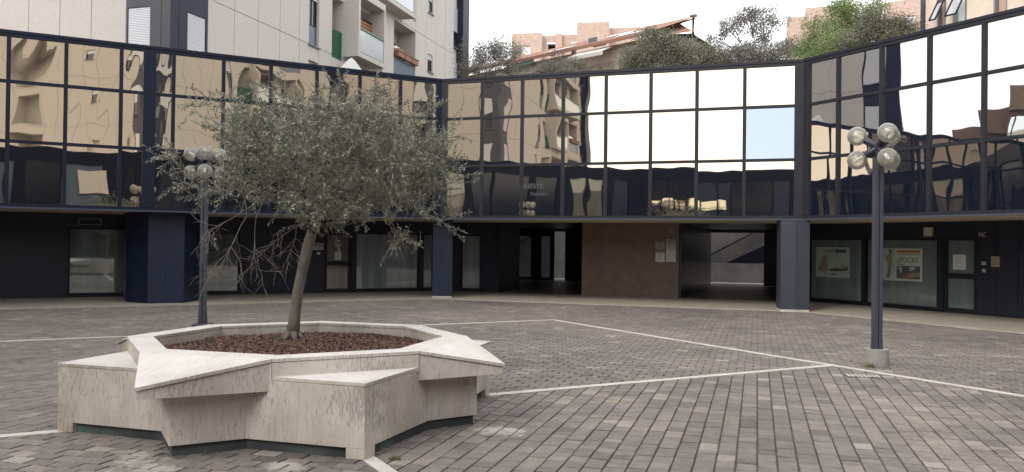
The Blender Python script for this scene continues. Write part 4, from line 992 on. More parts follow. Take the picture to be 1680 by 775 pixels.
# drain: two rows of pale slots set in the paving
dg = MB(); fd = Fr((4.66, 11.02, 0), PV, PU)
fd = Fr((4.45, 11.10, 0), (.985, -.17, 0), (.17, .985, 0))
dg.box(fd, 0, .44, 0, .22, -.012, .004, M['black'])
for r_ in range(2):
    for k in range(8): dg.box(fd, .012 + k * .053, .045 + k * .053, .012 + r_ * .105, .10 + r_ * .105, .0045, .009, M['strip'])
tag(dg.build('drain_grate'), 'small slotted drain grate in the setts near the lamp', 'drain')

# ------------------------------------------------------------------ apartment towers
ST = 3.4
def tower(name, K, e, g, label, levels, ztop, D=14, extra=False, L_=28.0):
    """corner K, long face along e, short face along g; panels, navy corner bay, shutters, loggias and balconies"""
    S = .8185; K = V2(K, 1.7 * (1 - S)); e = e.normalized() * S; g = g.normalized() * S; t = empty(name, K, label, 'building')
    LF, SF = Fr(K, e, g, (0, 0, S)), Fr(K, g, e, (0, 0, S)); Z0 = 6.65; ZS = 7.35
    zk = [Z0 + ST * k for k in range(levels + 1)]
    cuts = []; cin = []
    for j in (1.92, 3.45, 4.94, 6.46, 7.93, 9.52, 10.69, 20.15, 21.6, 23.2, 24.7, 26.15): cuts.append((j - .014, j + .014, 0, ztop, .03))
    for z in zk: cuts.append((1.92, L_ - 1.85, z - .014, z + .014, .03))
    for z in zk:
        cuts.append((8.68, 9.5, z, z + 2.75, .16)); cuts.append((10.69, 11.74, z - .12, z + 2.62, 1.0)); cuts.append((11.95, 15.9, z + .1, z + 2.75, 1.3))
        cuts.append((17.27, 20.1, z + .45, z + 3.28, 1.1)); cuts.append((21.92, 22.7, z + 1.52, z + 2.55, .14)); cuts.append((L_ - 1.85, L_ - 1.1, 0, ztop, .10))
    mb = MB(); facade(mb, LF, 1.92, L_, ZS, ztop, cuts, M['panel'], None)
    sc = []
    for j in (1.72, 3.12, 4.42, 5.74, 7.06, 8.38, 9.7, 13.2): sc.append((j - .014, j + .014, 0, ztop, .03))
    for z in zk:
        sc.append((1.72, D, z - .014, z + .014, .03))
        if extra: sc.append((4.72, 5.5, z + 1.55, z + 2.5, .14)); sc.append((9.9, 12.9, z + .1, z + 2.75, 1.3))
    facade(mb, SF, 1.72, D, ZS, ztop, sc, M['panel'])
    far = [LF(L_, 0, ZS), LF(L_, D, ZS), LF(L_, D, ztop), LF(L_, 0, ztop)]; mb.poly(far, M['panel'])
    mb.poly([LF(0, D, ZS), LF(L_, D, ZS), LF(L_, D, ztop), LF(0, D, ztop)], M['panel'])
    mb.poly([LF(.3, .3, ztop - .02), LF(L_, .3, ztop - .02), LF(L_, D, ztop - .02), LF(.3, D, ztop - .02)], M['concrete'])
    mb.build('precast_walls', t)
    # navy corner bay with recessed shuttered windows on both sides
    mb = MB(); bl = [(.86, 1.82, z + .42, z + 2.65, .10) for z in zk] ; bs = [(.78, 1.66, z + .42, z + 2.65, .10) for z in zk]
    facade(mb, LF, 0, 1.92, ZS, ztop, bl + [(.40, .42, 0, ztop, .02)], M['bay_navy']); facade(mb, SF, 0, 1.72, ZS, ztop, bs + [(.34, .36, 0, ztop, .02), (1.70, 1.72, 0, ztop, .05)], M['bay_grey'])
    mb.build('corner_bay', t)
    # navy service strip at the far end
    mb = MB(); mb.box(LF, L_ - 1.1, L_ + .04, -.35, .4, ZS, ztop + .2, M['bay_navy']); mb.build('edge_pier', t)
    rs = random.Random(len(name) + int(K.x * 10))
    def shutter(fr, t0, t1, z0, z1, d, par):
        m2 = MB(); nsl = max(3, int((z1 - z0) / .055))
        for k in range(nsl):
            a = z0 + (z1 - z0) * k / nsl; b = z0 + (z1 - z0) * (k + 1) / nsl
            m2.poly([fr(t0, d, a), fr(t1, d, a), fr(t1, d + .022, b), fr(t0, d + .022, b)], M['shutter'])
        m2.build('roller_shutter', par)
    def window(fr, t0, t1, z0, z1, d, shut, low=0):
        m2 = MB(); w_ = .05
        m2.box(fr, t0, t1, d - .05, d - .005, z0, z0 + w_, M['frame']); m2.box(fr, t0, t1, d - .05, d - .005, z1 - w_, z1, M['frame'])
        m2.box(fr, t0, t0 + w_, d - .05, d - .005, z0 + w_, z1 - w_, M['frame']); m2.box(fr, t1 - w_, t1, d - .05, d - .005, z0 + w_, z1 - w_, M['frame'])
        m2.box(fr, t0 - .06, t1 + .06, -.09, d - .052, z0 - .05, z0 - .003, M['blue_panel'])
        if low:
            m2.box(fr, t0 + w_, t1 - w_, d - .045, d - .006, z0 + w_, z0 + low, M['blue_panel']); m2.box(fr, t0 + w_, t1 - w_, d - .048, d - .004, z0 + low, z0 + low + .07, M['frame'])
            m2.box(fr, (t0 + t1) / 2 - .03, (t0 + t1) / 2 + .03, d - .046, d - .006, z0 + low + .07, z1 - w_, M['frame'])
        o = m2.build('window', t)
        q = MB(); q.poly([fr(t0 + w_, d - .02, z0 + w_), fr(t1 - w_, d - .02, z0 + w_), fr(t1 - w_, d - .02, z1 - w_), fr(t0 + w_, d - .02, z1 - w_)], M['dark_glass']); q.build('pane', o)
        if shut > 0: shutter(fr, t0 + .02, t1 - .02, z1 - (z1 - z0) * shut, z1 - .01, d - .085, o)
    for k, z in enumerate(zk[:-1] + [zk[-1]]):
        if z + 3 > ztop: continue
        window(LF, .86, 1.82, z + .42, z + 2.65, .10, 1.0 if k % 3 == 0 else rs.choice((.55, 1.0)))
        window(SF, .78, 1.66, z + .42, z + 2.65, .10, 1.0 if k % 3 == 0 else rs.choice((.6, .8)))
        if k == 0: continue
        window(LF, 8.68, 9.5, z, z + 2.75, .16, .28, .85)
        if L_ > 25: window(LF, 21.92, 22.7, z + 1.52, z + 2.55, .14, .3)
        window(LF, L_ - 1.83, L_ - 1.12, z + .5, z + 3.0, .10, rs.choice((.3, .6)))
        if extra: window(SF, 4.72, 5.5, z + 1.55, z + 2.5, .14, rs.choice((0, .4, 1)))
        # loggia with green railing, a dark door inside
        m2 = MB()
        m2.box(LF, 10.72, 11.72, .06, .10, z + 1.12, z + 1.2, M['green']); m2.box(LF, 10.72, 11.72, .06, .10, z - .1, z - .02, M['green'])
        for q in range(9): m2.box(LF, 10.72 + q * .118, 10.765 + q * .118, .065, .095, z - .02, z + 1.12, M['green'])
        m2.build('railing', t)
        m2 = MB(); m2.box(LF, 10.85, 11.6, .94, .99, z - .1, z + 2.1, M['dark_glass']); m2.build('balcony_door', t)
        # projecting balcony box
        T1 = 14.6 if k % 2 == 1 else 18.28
        m2 = MB(); P_ = .765
        m2.box(LF, 11.74, 11.93, -P_, .0, z + .12, z + 3.22, M['panel'])
        m2.box(LF, T1 - .13, T1, -P_, -.003, z + .34, z + 2.9, M['panel'])
        m2.box(LF, 11.932, T1 + .0, -P_, -.003, z + .12, z + .337, M['panel']); m2.box(LF, 11.932, T1, -P_, -.003, z + 2.903, z + 3.217, M['panel'])
        bo = m2.build('balcony', t)
        m2 = MB(); m2.poly([LF(11.95, -P_ + .04, z + .36), LF(T1 - .15, -P_ + .04, z + .36), LF(T1 - .15, -P_ + .04, z + 1.38), LF(11.95, -P_ + .04, z + 1.38)], M['parapet_glass']); m2.build('glass_parapet', bo)
        m2 = MB(); m2.box(LF, 11.935, T1 - .133, -P_ + .0, -P_ + .07, z + 1.40, z + 1.50, M['green']); m2.box(LF, 11.935, T1 - .133, -P_ + .0, -P_ + .07, z + .338, z + .37, M['green']); m2.build('rail', bo)
        m2 = MB(); m2.box(LF, 11.95, 15.9, 1.2, 1.29, z + .1, z + 2.75, M['panel_in']); m2.box(LF, 12.6, 13.6, 1.15, 1.199, z + .1, z + 2.2, M['dark_glass'])
        if k % 2 == 1:
            m2.box(LF, 13.2, 14.5, -.1, -.04, z + 1.3, z + 2.2, M['wood'])
            for q in range(6): m2.box(LF, 13.2, 14.5, -.115, -.1005, z + 1.33 + q * .15, z + 1.35 + q * .15, M['black'])
            m2.box(LF, 13.12, 13.18, -.12, -.04, z + .4, z + 2.28, M['black']); m2.box(LF, 14.52, 14.58, -.12, -.04, z + .4, z + 2.28, M['black']); m2.box(LF, 13.12, 14.58, -.12, -.04, z + 2.282, z + 2.33, M['black'])
        m2.build('loggia_back', t)
        # second loggia: blue panel front and flower boxes
        m2 = MB(); m2.box(LF, 17.29, 20.08, .03, .08, z + .46, z + 1.36, M['blue_panel']); m2.build('parapet', t)
        m2 = MB(); m2.box(LF, 17.3, 20.07, 1.02, 1.09, z + .46, z + 3.27, M['panel_in']); m2.box(LF, 18.6, 19.6, .97, 1.015, z + .5, z + 2.6, M['dark_glass']); m2.build('loggia_back', t)
        if k % 2 == 1:
            for q in range(3):
                m2 = MB(); a = 17.4 + q * .92; m2.box(LF, a, a + .84, -.22, .0, z + 1.40, z + 1.66, M['terracotta']); m2.box(LF, a - .03, a + .87, -.25, .02, z + 1.662, z + 1.72, M['terracotta']); m2.build('flower_box', t)
            m2 = MB(); m2.poly([LF(17.5, .09, z + 1.36), LF(18.9, .09, z + 1.36), LF(18.9, .09, z + 2.0), LF(17.5, .09, z + 2.0)], M['rail_glass']); m2.build('glass_screen', t)
    return t
Kt = at(278, 50, 22.15)
tower('apartment_tower', Kt, dT, dS, 'pale concrete panel apartment block with navy corner and balconies behind the left wing', 6, 28)
tower('apartment_tower', (-16.6, 3.9, 0), -dT, dS, 'concrete panel apartment block reflected in the middle panes beside the bright sky', 6, 28, 14, True, 22.6)
tower('apartment_tower', (7.7, -3.7, 0), Vector((.9598, -.2807, 0)), -dT, 'concrete panel apartment block reflected in the panes of the left wing', 6, 28, 16, True)

tower('apartment_tower', (36.7, -6.0, 0), Vector((.9598, -.2807, 0)), -dT, 'farther pale apartment block mirrored at the right end of the left wing', 6, 28, 14, True)

# ------------------------------------------------------------------ the other sides of the square (seen mirrored in the panes)
opp = empty('courtyard_building', D3, 'dark navy panelled building on the near sides of the square, seen only mirrored', 'building')
def opp_side(P, Q, seed, zt=ZT):
    d = (Q - P); L_ = d.length; d = d.normalized(); mid = (P + Q) / 2; cen = Vector((-1, 9, 0)); n_ = Vector((-d.y, d.x, 0))
    if (cen - mid).dot(n_) > 0: n_ = -n_
    f = Fr(P, d, n_); rg = random.Random(seed); k = 0; mb = MB(); cuts = []; x = .4; wins = []
    while x < L_ - 1.6:
        w_ = rg.choice((1.0, 1.25, 1.6, 2.2)); cuts.append((x, x + w_, 3.0, 5.9, .12)); wins.append((x, x + w_)); x += w_ + rg.choice((.12, .12, .5, .9))
    facade(mb, f, 0, L_, ZB, zt, cuts, M['opposite'])
    mb.poly([f(0, 0, ZB), f(L_, 0, ZB), f(L_, 4, ZB), f(0, 4, ZB)], M['soffit']); mb.poly([f(0, 0, zt), f(L_, 0, zt), f(L_, 9, zt), f(0, 9, zt)], M['concrete'])
    mb.poly([f(-4, 4, 0), f(L_ + 4, 4, 0), f(L_ + 4, 4, 6), f(-4, 4, 6)], M['navy_dark'])
    for s_ in range(int(L_ / 5)): mb.box(f, 2 + s_ * 5, 2.6 + s_ * 5, .5, 1.1, 0, ZB, M['navy'])
    o = mb.build('wing', opp)
    for (a, b) in wins:
        m2 = MB(); mt = rg.choice((M['opposite_glass'], M['opposite_glass'], M['opposite_glass'], M['frame'], M['navy'], M['door_glass'], M['blue_panel'])); m2.poly([f(a, .11, 3.0), f(b, .11, 3.0), f(b, .11, 5.9), f(a, .11, 5.9)], mt); m2.build('window_pane', o)
for i, (p, q) in enumerate(((Dl, D2), (D2, D3), (D3, E3), (E3, E2), (E2, Dr))): opp_side(p, q, 40 + i)
_d = (E2 - E3).normalized(); _n = Vector((_d.y, -_d.x, 0)); _f = Fr(E3, _d, _n)
m2 = MB(); m2.box(_f, 6.7, 8.3, -.04, -.004, 4.2, 5.55, M['awning']); m2.build('pale_panel', opp)
_d = (E3 - D3).normalized(); _f = Fr(D3, _d, Vector((_d.y, -_d.x, 0)))
m2 = MB()
for q in range(6): m2.box(_f, .3 + q * .85, 1.05 + q * .85, -.03, -.004, 3.95, 4.55 + .1 * (q % 2), M['pale_glass'])
m2.build('strip_window', opp)
# stepped brown brick offices beyond the left side of the square
br = empty('brick_offices', (-30, 15, 0), 'brown brick office block with stepped roof and tall glazed bays, mirrored in the right wing', 'building')
for i, (x0, y0, wd, zt) in enumerate(((-27, 12.0, 6.9, 11.5), (-29.5, 18.91, 1.7, 10.4), (-32, 20.62, 1.5, 9.6))):
    f = Fr((x0, y0, 0), (0, 1, 0), (-1, 0, 0)); mb = MB()
    facade(mb, f, 0, wd, 0, zt, [(.9, wd - .1, 6.7, zt - 2.0, .4), (.9, wd - .1, 2, 5.5, .4)], M['brown_brick'])
    mb.box(f, -.0, wd, .8, 9, 0, zt - .01, M['brown_brick']); mb.box(f, -.15, wd + .15, -.5, .0, zt - 1.7, zt + .01, M['brown_brick'])
    o = mb.build('bay', br)
    m2 = MB(); m2.poly([f(.9, .35, 6.7), f(wd - .1, .35, 6.7), f(wd - .1, .35, zt - 2.0), f(.9, .35, zt - 2.0)], M['pale_glass'])
    for q in range(5): m2.box(f, .9 + q * (wd - 1.0) / 4.2, .98 + q * (wd - 1.0) / 4.2, .25, .36, 6.7, zt - 2.0, M['frame'])
    m2.build('glazing', o)

# ------------------------------------------------------------------ buildings on the rise behind
def simple_building(name, label, f, T, z0, zt, depth, mat, wins, roof=None, winmat=None, frame=None):
    t = empty(name, f(T / 2, 0, z0), label, 'building'); mb = MB()
    facade(mb, f, 0, T, z0, zt, [(*c, .25) for c in wins], mat)
    mb.poly([f(0, 0, z0), f(0, depth, z0), f(0, depth, zt), f(0, 0, zt)], mat); mb.poly([f(T, 0, z0), f(T, depth, z0), f(T, depth, zt), f(T, 0, zt)], mat)
    mb.poly([f(0, 0, zt), f(T, 0, zt), f(T, depth, zt), f(0, depth, zt)], M['concrete'])
    mb.build('walls', t)
    for (a, b, c, d) in wins:
        m2 = MB(); m2.poly([f(a, .2, c), f(b, .2, c), f(b, .2, d), f(a, .2, d)], winmat or M['dark_glass']); fm = frame or M['white']; w_ = .07
        m2.box(f, a, a + w_, .1, .19, c, d, fm); m2.box(f, b - w_, b, .1, .19, c, d, fm); m2.box(f, (a + b) / 2 - w_ / 2, (a + b) / 2 + w_ / 2, .1, .19, c + w_, d - w_, fm)
        m2.box(f, a + w_, b - w_, .1, .19, d - w_, d, fm); m2.box(f, a + w_, b - w_, .1, .19, c, c + w_, fm)
        m2.build('window', t)
    return t
YB = 92
def frame_px(xa, ya, xb, yb, Ya, Yb):
    """frame whose x axis runs from the one surveyed point to the other"""
    p, q = at(xa, ya, Ya), at(xb, yb, Yb); d = Vector((q.x - p.x, q.y - p.y, 0)); L_ = d.length; d.normalize(); n = Vector((-d.y, d.x, 0))
    if n.y < 0: n = -n
    return Fr((p.x, p.y, 0), d, n), L_
f, L_ = frame_px(840, 60, 1018, 60, YB + 1, YB - 1)
def zpx(x, y, Y): return at(x, y, Y).z
ratio = lambda x: (x - 840) / 178 * L_
zt1 = zpx(865, 51, YB); zmid = zpx(940, 54, YB); zw = zpx(900, 68, YB); zwb = zpx(900, 88, YB)
bb = simple_building('brick_house', 'pale pink brick apartment block with white windows high behind the roofs', f, ratio(890), 4, zt1, .65, M['brick'], [(ratio(857), ratio(871), zpx(860, 86, YB), zpx(860, 72, YB))], winmat=M['white'])
mb = MB(); fA = Fr(f(ratio(890), .7, 0), f.x, f.y); LA = ratio(1018) - ratio(890)
wn = [(.6, LA * .24, zwb, zw), (LA * .38, LA * .56, zwb, zw)]
facade(mb, fA, 0, LA * .62, 4, zmid, [(*c, 1.2) for c in wn], M['brick'])
fD = Fr(f(ratio(948), -.6, 0), f.x, f.y); facade(mb, fD, 0, ratio(1000) - ratio(948), 4, zpx(970, 40, YB), [], M['brick'])
mb.poly([fD(0, 0, 4), fD(0, 3, 4), fD(0, 3, zpx(970, 40, YB)), fD(0, 0, zpx(970, 40, YB))], M['brick']); LD = ratio(1000) - ratio(948)
mb.poly([fD(LD, 0, 4), fD(LD, 1.2, 4), fD(LD, 1.2, zpx(970, 40, YB)), fD(LD, 0, zpx(970, 40, YB))], M['brick'])
fE = Fr(f(ratio(1000), .7, 0), f.x, f.y); facade(mb, fE, 0, ratio(1050) - ratio(1000), 4, zpx(1030, 46, YB), [], M['brick'])
mb.box(f, ratio(912), ratio(923), .3, .69, 4, zpx(915, 53, YB), M['brick']); mb.build('upper_block', bb)
for c in wn:
    m2 = MB(); m2.poly([fA(c[0], 1.1, c[2]), fA(c[1], 1.1, c[2]), fA(c[1], 1.1, c[3]), fA(c[0], 1.1, c[3])], M['dark_glass'])
    for q in range(3): x_ = c[0] + .9 + (c[1] - c[0] - 1.6) * q / 2; m2.box(fA, x_, x_ + .42, 1.0, 1.09, c[2], c[3] - .55, M['shutter'])
    m2.build('window', bb)
    m2 = MB(); m2.box(fA, c[0] - .1, c[1] + .1, -.02, .1, c[3] - .05, c[3] + .16, M['white']); m2.build('awning_box', bb)
f2, L2 = frame_px(1293, 30, 1400, 20, 94, 92)
simple_building('brick_house', 'pink brick apartment block rising behind the bright green tree', f2, L2, 4, zpx(1310, 28, 94), 10, M['brick'], [(L2 * .62, L2 * .78, zpx(1370, 44, 93), zpx(1370, 35, 93))], winmat=M['white'])
mb = MB(); mb.box(f2, L2 * .28, L2 * 1.0, -.4, 6, 4, zpx(1340, 12, 93), M['brick']); o = mb.build('upper_block', bpy.data.objects['brick_house.001'])
f3, L3 = frame_px(1452, 20, 1560, 20, 90, 86)
simple_building('brick_house', 'pink brick block beside the dark pole at the upper right', f3, L3, 4, zpx(1460, 4, 90), 10, M['brick'], [(L3 * .36, L3 * .48, zpx(1500, 40, 88), zpx(1500, 24, 88))], winmat=M['white'])
# long house with a tiled roof
th = empty('tiled_house', at(960, 100, 50), 'long stone house with a terracotta tiled roof sloping across the rise', 'building')
pe0, pe1 = at(750, 121, 57), at(1076, 62, 45); d = Vector((pe1.x - pe0.x, pe1.y - pe0.y, 0)); LH = d.length; d.normalize(); n = Vector((-d.y, d.x, 0))
ze = (pe0.z + pe1.z) / 2; fH = Fr((pe0.x, pe0.y, 0), d, n)
zr = zpx(1140, 38, 50)
LE = LH - .5
mb = MB(); facade(mb, fH, -6, LE, 4, ze - .1, [], M['stone_wall'])
mb.box(fH, -6, LE, -.02, .1, ze - 1.0, ze - .35, M['cream']); mb.poly([fH(LE, 0, 4), fH(LE, 9, 4), fH(LE, 9, ze - .1), fH(LE, 0, ze - .1)], M['stone_wall']); mb.build('walls', th)
RZ = 2.0; sl = RZ / 5.2
mb = MB(); mb.poly([fH(-6.5, -.7, ze), fH(LE + .6, -.7, ze), fH(LE + .6, 4.5, ze + RZ), fH(9.6, 4.5, ze + RZ)], M['tiles'])
mb.poly([fH(-6.5, -.7, ze - .12), fH(LE + .6, -.7, ze - .12), fH(LE + .6, 4.5, ze + RZ - .12), fH(9.6, 4.5, ze + RZ - .12)], M['wood'])
mb.box(fH, -6.5, LE + .6, -.78, -.701, ze - .14, ze + .02, M['terracotta'])
for a, b, c, d_ in ((8.0, 10.2, .2, .8), (11.2, 13.4, 1.8, 2.6), (13.2, 15.2, .5, 1.2)):
    mb.poly([fH(a, c, ze + (c + .7) * sl + .04), fH(b, c, ze + (c + .7) * sl + .04), fH(b, d_, ze + (d_ + .7) * sl + .04), fH(a, d_, ze + (d_ + .7) * sl + .04)], M['white'])
mb.box(fH, 10.9, 11.8, .9, 1.6, ze + .5, ze + .95, M['cream']); mb.box(fH, 11.0, 11.7, .88, .899, ze + .62, ze + .88, M['dark_glass'])
roof_o = mb.build('roof', th)
mb = MB(); pk = at(1114, 37, 48.5); fl_ = [at(1092, 57, 45.4), at(1138, 51, 45.8), at(1178, 75, 48), at(1050, 56, 52)]
mb.poly([pk, fl_[0], fl_[1]], M['tiles']); mb.poly([pk, fl_[1], fl_[2]], M['tiles']); mb.poly([pk, fl_[3], fl_[0]], M['tiles'])
mb.box(Fr(at(1114, 37, 49), (1, 0, 0), (0, 1, 0)), -.12, .12, -.12, .12, -.1, .12, M['terracotta']); mb.build('hip_roof', th)
mb = MB(); a0 = at(1098, 56, 46.3); b0 = at(1136, 54, 46.6); c0 = at(1174, 77, 49); mb.poly([a0, b0, (b0.x, b0.y, 4), (a0.x, a0.y, 4)], M['bay_grey']); mb.poly([b0, c0, (c0.x, c0.y, 4), (b0.x, b0.y, 4)], M['stone_wall']); mb.build('gable_walls', th)
mb = MB(); p = at(1138, 51, 48); q = at(1138.5, 28, 48); mb.tube([p - Vector((0, 0, .8)), q], .07, M['steel'], 8); mb.tube([q, q + Vector((0, 0, .05)), q + Vector((0, 0, .16)), q + Vector((0, 0, .2))], [.1, .22, .22, .05], M['steel'], 10); mb.build('flue', th)
mb = MB()
aw0, aw1 = at(950, 100, 48.4), at(1008, 86, 46.6); dd = (aw1 - aw0); dd.z = 0; nn = Vector((dd.y, -dd.x, 0)).normalized(); zt_ = zpx(980, 84, 47.6)
mb.poly([Vector((aw0.x, aw0.y, zt_ + .1)), Vector((aw1.x, aw1.y, zt_ + .1)), Vector((aw1.x, aw1.y, zt_ - .35)) + nn * 1.0, Vector((aw0.x, aw0.y, zt_ - .35)) + nn * 1.0], M['awning'])
for k in range(14):
    a = Vector((aw0.x, aw0.y, 0)).lerp(Vector((aw1.x, aw1.y, 0)), k / 14) + nn * 1.0; b = Vector((aw0.x, aw0.y, 0)).lerp(Vector((aw1.x, aw1.y, 0)), (k + .9) / 14) + nn * 1.0
    mb.poly([a + Vector((0, 0, zt_ - .35)), b + Vector((0, 0, zt_ - .35)), b + Vector((0, 0, zt_ - .53)), a.lerp(b, .5) + Vector((0, 0, zt_ - .58)), a + Vector((0, 0, zt_ - .53))], M['awning'])
mb.build('awning', th)
mb = MB(); g0, g1 = at(842, 108, 53), at(886, 105, 51.2); dd = g1 - g0
mb.box(Fr((g0.x, g0.y, 0), Vector((dd.x, dd.y, 0)).normalized(), Vector((-dd.y, dd.x, 0)).normalized()), 0, Vector((dd.x, dd.y)).length, -.6, -.5, zpx(865, 110, 52), zpx(865, 104, 52), M['green'])
mb.build('green_shade', th)
M['pale_brown'] = pmat('pale_brown_blind', (.50, .36, .28), .8)
# pale house with tilted windows above the right wing
ph_f = Fr(FR_(2.9, 5.2, 0), dR, nR); ph = empty('pale_house', FR_(5, 6, 0), 'pale rendered house with tilted open windows above the right wing', 'building')
tp_ = lambda x, y: None
def on_ph(x, y):
    P0 = ph_f.o; a = (x - 840 + ROLL * (y - HY)) / F_PX; t_ = (a * P0.y - P0.x) / (dR.x - a * dR.y); P = P0 + dR * t_; return t_, EYE - ((y - HY) - ROLL * (x - 840)) / F_PX * P.y
x0 = on_ph(1526, 20)[0]; xs = [on_ph(x, 20)[0] for x in (1539, 1554, 1565, 1588, 1628, 1632, 1642, 1655)]
mb = MB(); facade(mb, ph_f, x0, x0 + 9, 5.5, 13.5, [(xs[0], xs[1], 6.8, 10, .2), (xs[2], xs[3], 6.8, 10, .2), (xs[5], xs[7], 7.5, 10, .2)], M['cream']); mb.poly([ph_f(x0, 0, 5.5), ph_f(x0, 6, 5.5), ph_f(x0, 6, 13.5), ph_f(x0, 0, 13.5)], M['cream'])
mb.build('walls', ph)
for i, (a, b) in enumerate(((xs[0], xs[1]), (xs[2], xs[3]), (xs[5], xs[7]))):
    m2 = MB(); m2.poly([ph_f(a, .18, 6.8), ph_f(b, .18, 6.8), ph_f(b, .18, 10), ph_f(a, .18, 10)], M['pale_brown'] if i != 1 else M['white'])
    m2.box(ph_f, a, a + .05, .0, .17, 6.8, 10, M['steel']); m2.box(ph_f, b - .05, b, .0, .17, 6.8, 10, M['steel'])
    wo = m2.build('window', ph)
    if i < 2:
        m3 = MB(); zb_ = on_ph(1535, 38)[1] if i == 0 else on_ph(1577, 27)[1]
        P = [ph_f(a + .05, -.42, zb_), ph_f(b - .05, -.42, zb_), ph_f(b - .05, -.02, zb_ + .62), ph_f(a + .05, -.02, zb_ + .62)]
        m3.poly(P, M['rail_glass']); m3.tube([P[0], P[3]], .025, M['frame'], 6); m3.tube([P[1], P[2]], .025, M['frame'], 6); m3.tube([P[0], P[1]], .025, M['frame'], 6); m3.build('tilted_sash', wo)
mb = MB(); mb.tube([ph_f(x0 - .12, -.1, 5.5), ph_f(x0 - .12, -.1, 13.4)], .07, M['lamp_paint'], 10); mb.build('drainpipe', ph)
# rounded skylight on the roof of the left wing
sk0 = at(576, 118, 24.6)
sk = MB(); cz = sk0.z
fs_ = Fr((sk0.x, sk0.y, 0), dL, nL); prof = []
for k in range(11):
    u_ = -1 + 2 * k / 10; prof.append((u_ * .38, cz + .42 * (1 - abs(u_) ** 1.35)))
for k in range(10):
    (a, za), (b, zb_) = prof[k], prof[k + 1]; sk.poly([fs_(a, 0, za), fs_(b, 0, zb_), fs_(b * .7, .9, cz + (zb_ - cz) * .5), fs_(a * .7, .9, cz + (za - cz) * .5)], M['white'], True)
    sk.poly([fs_(a, 0, 6.45), fs_(b, 0, 6.45), fs_(b, 0, zb_), fs_(a, 0, za)], M['white'])
tag(sk.build('skylight'), 'white rounded peak of a skylight poking over the parapet below the balcony', 'skylight')

# ------------------------------------------------------------------ trees behind the building
def back_tree(name, label, blobs, n, size, mat, ground, seed, trunk=None, airy=0.0):
    rg = random.Random(seed); c0 = blobs[0][0]
    base = Vector((c0.x, c0.y, ground)) if trunk is None else trunk
    t = empty(name, base, label, 'tree', 'trees behind the glass building')
    lf = MB(); tv = []; br_ = MB()
    tot = sum(b[1] * b[2] for b in blobs); top = Vector((base.x, base.y, min(b[0].z - b[2] * .4 for b in blobs)))
    br_.tube([base, base.lerp(top, .5) + Vector((.08, .05, 0)), top], [.16, .12, .09], M['olive_bark'], 8)
    for (c, rx, rz) in blobs:
        k_n = max(7, int(44 * rx * rz)); cl = []
        for _ in range(k_n):
            d = Vector((rg.gauss(0, 1), rg.gauss(0, 1), rg.gauss(0, 1))).normalized(); r_ = rg.random() ** .45
            cl.append(c + Vector((d.x * rx * r_, d.y * rx * r_, d.z * rz * r_)))
        for q in cl[::5]:
            br_.tube([top.lerp(c, .6), c.lerp(q, .5) + Vector((rg.gauss(0, .1), rg.gauss(0, .1), 0)), q], [.022, .012, .006], M['olive_bark'], 4, True, False)
        m_ = int(n * rx * rz / tot); sh = [rg.gauss(.5, .16) for _ in cl]; rad = .27 * (1 - airy * .35) * (rx * rz) ** .25
        for _ in range(m_):
            i = rg.randrange(k_n); p = cl[i] + Vector((rg.gauss(0, rad), rg.gauss(0, rad), rg.gauss(0, rad * .8)))
            a = Vector((rg.gauss(0, 1), rg.gauss(0, 1), rg.gauss(0, 1))).normalized(); b = a.orthogonal().normalized(); s_ = size * rg.uniform(.6, 1.3)
            w_ = s_ * .42; up = b * s_
            lf.poly([p - up, p + a.cross(b) * w_, p + up, p - a.cross(b) * w_], mat); tv.append(min(1, max(0, sh[i] + rg.gauss(0, .17))))
    o = lf.build('crown', t); set_tint(o, tv); br_.build('trunk', t)
    return t
def B_(x, y, Y, rx, rz=None): return (at(x, y, Y), rx, rz or rx)
G0 = 4.2
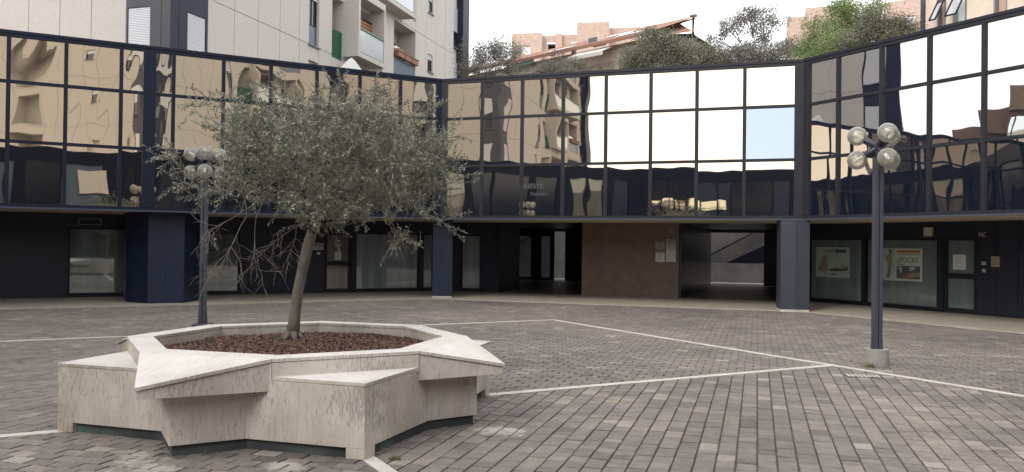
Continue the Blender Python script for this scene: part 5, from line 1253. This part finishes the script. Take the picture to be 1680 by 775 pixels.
back_tree('leafy_tree', 'sparse grey-green tree against the sky beside the apartment tower', [B_(812, 80, 34, .95, .65), B_(785, 92, 34, .75, .7), B_(835, 98, 34.5, .7, .6), B_(773, 116, 34, .55, .4), B_(800, 118, 34, 1.2, .45), B_(845, 118, 34.5, .6, .35)], 15000, .034, M['leaf_grey'], G0, 1, airy=.7)
back_tree('leafy_tree', 'small pale shrub against the stone wall below the white awning', [B_(918, 106, 35, .7, .45), B_(945, 116, 35, .6, .35), B_(888, 120, 35, .6, .35)], 8000, .034, M['leaf_grey'], G0, 2, airy=.5)
back_tree('leafy_tree', 'dense dark evergreen in front of the tiled roof', [B_(1072, 84, 33, 1.0, .75), B_(1122, 90, 33, .9, .65), B_(1050, 98, 33, .8, .5), B_(1098, 66, 33, .55, .5), B_(1062, 62, 33, .4, .35), B_(1028, 110, 33, .6, .35), B_(1140, 106, 33, 1.0, .5), B_(1160, 88, 33.5, .6, .4)], 40000, .036, M['leaf_dark'], G0, 3, airy=.2)
back_tree('leafy_tree', 'tall airy dark tree with a thin see-through top', [B_(1245, 80, 34, .95, .7), B_(1205, 85, 34, .8, .55), B_(1232, 28, 34, .75, .65), B_(1262, 38, 34, .7, .65), B_(1200, 45, 34, .65, .55), B_(1290, 84, 34, .7, .6), B_(1225, 92, 33.6, 1.0, .45), B_(1270, 92, 33.6, .9, .5), B_(1190, 100, 33.6, .9, .35), B_(1172, 96, 34, .8, .5), B_(1250, 102, 34, 1.3, .4), B_(1180, 62, 34, .4, .4)], 40000, .033, M['leaf_grey'], G0, 4, airy=.8)
back_tree('leafy_tree', 'bright fresh green tree above the corner of the building', [B_(1385, 30, 32, .75, .6), B_(1352, 58, 31, .75, .55), B_(1393, 8, 32, .6, .45), B_(1437, 18, 33, .55, .4), B_(1332, 80, 31, .55, .45), B_(1370, 75, 30, .9, .5), B_(1322, 96, 30.5, .4, .3), B_(1410, 40, 32, .6, .4)], 24000, .04, M['leaf_green'], G0, 5)
back_tree('leafy_tree', 'olive green tree to the right of the bright green one', [B_(1450, 42, 29, .85, .55), B_(1420, 60, 29, .75, .5), B_(1478, 46, 29, .5, .4), B_(1400, 80, 29, .8, .4), B_(1455, 60, 29, .7, .3)], 24000, .034, M['leaf_dark'], G0, 6, airy=.2)
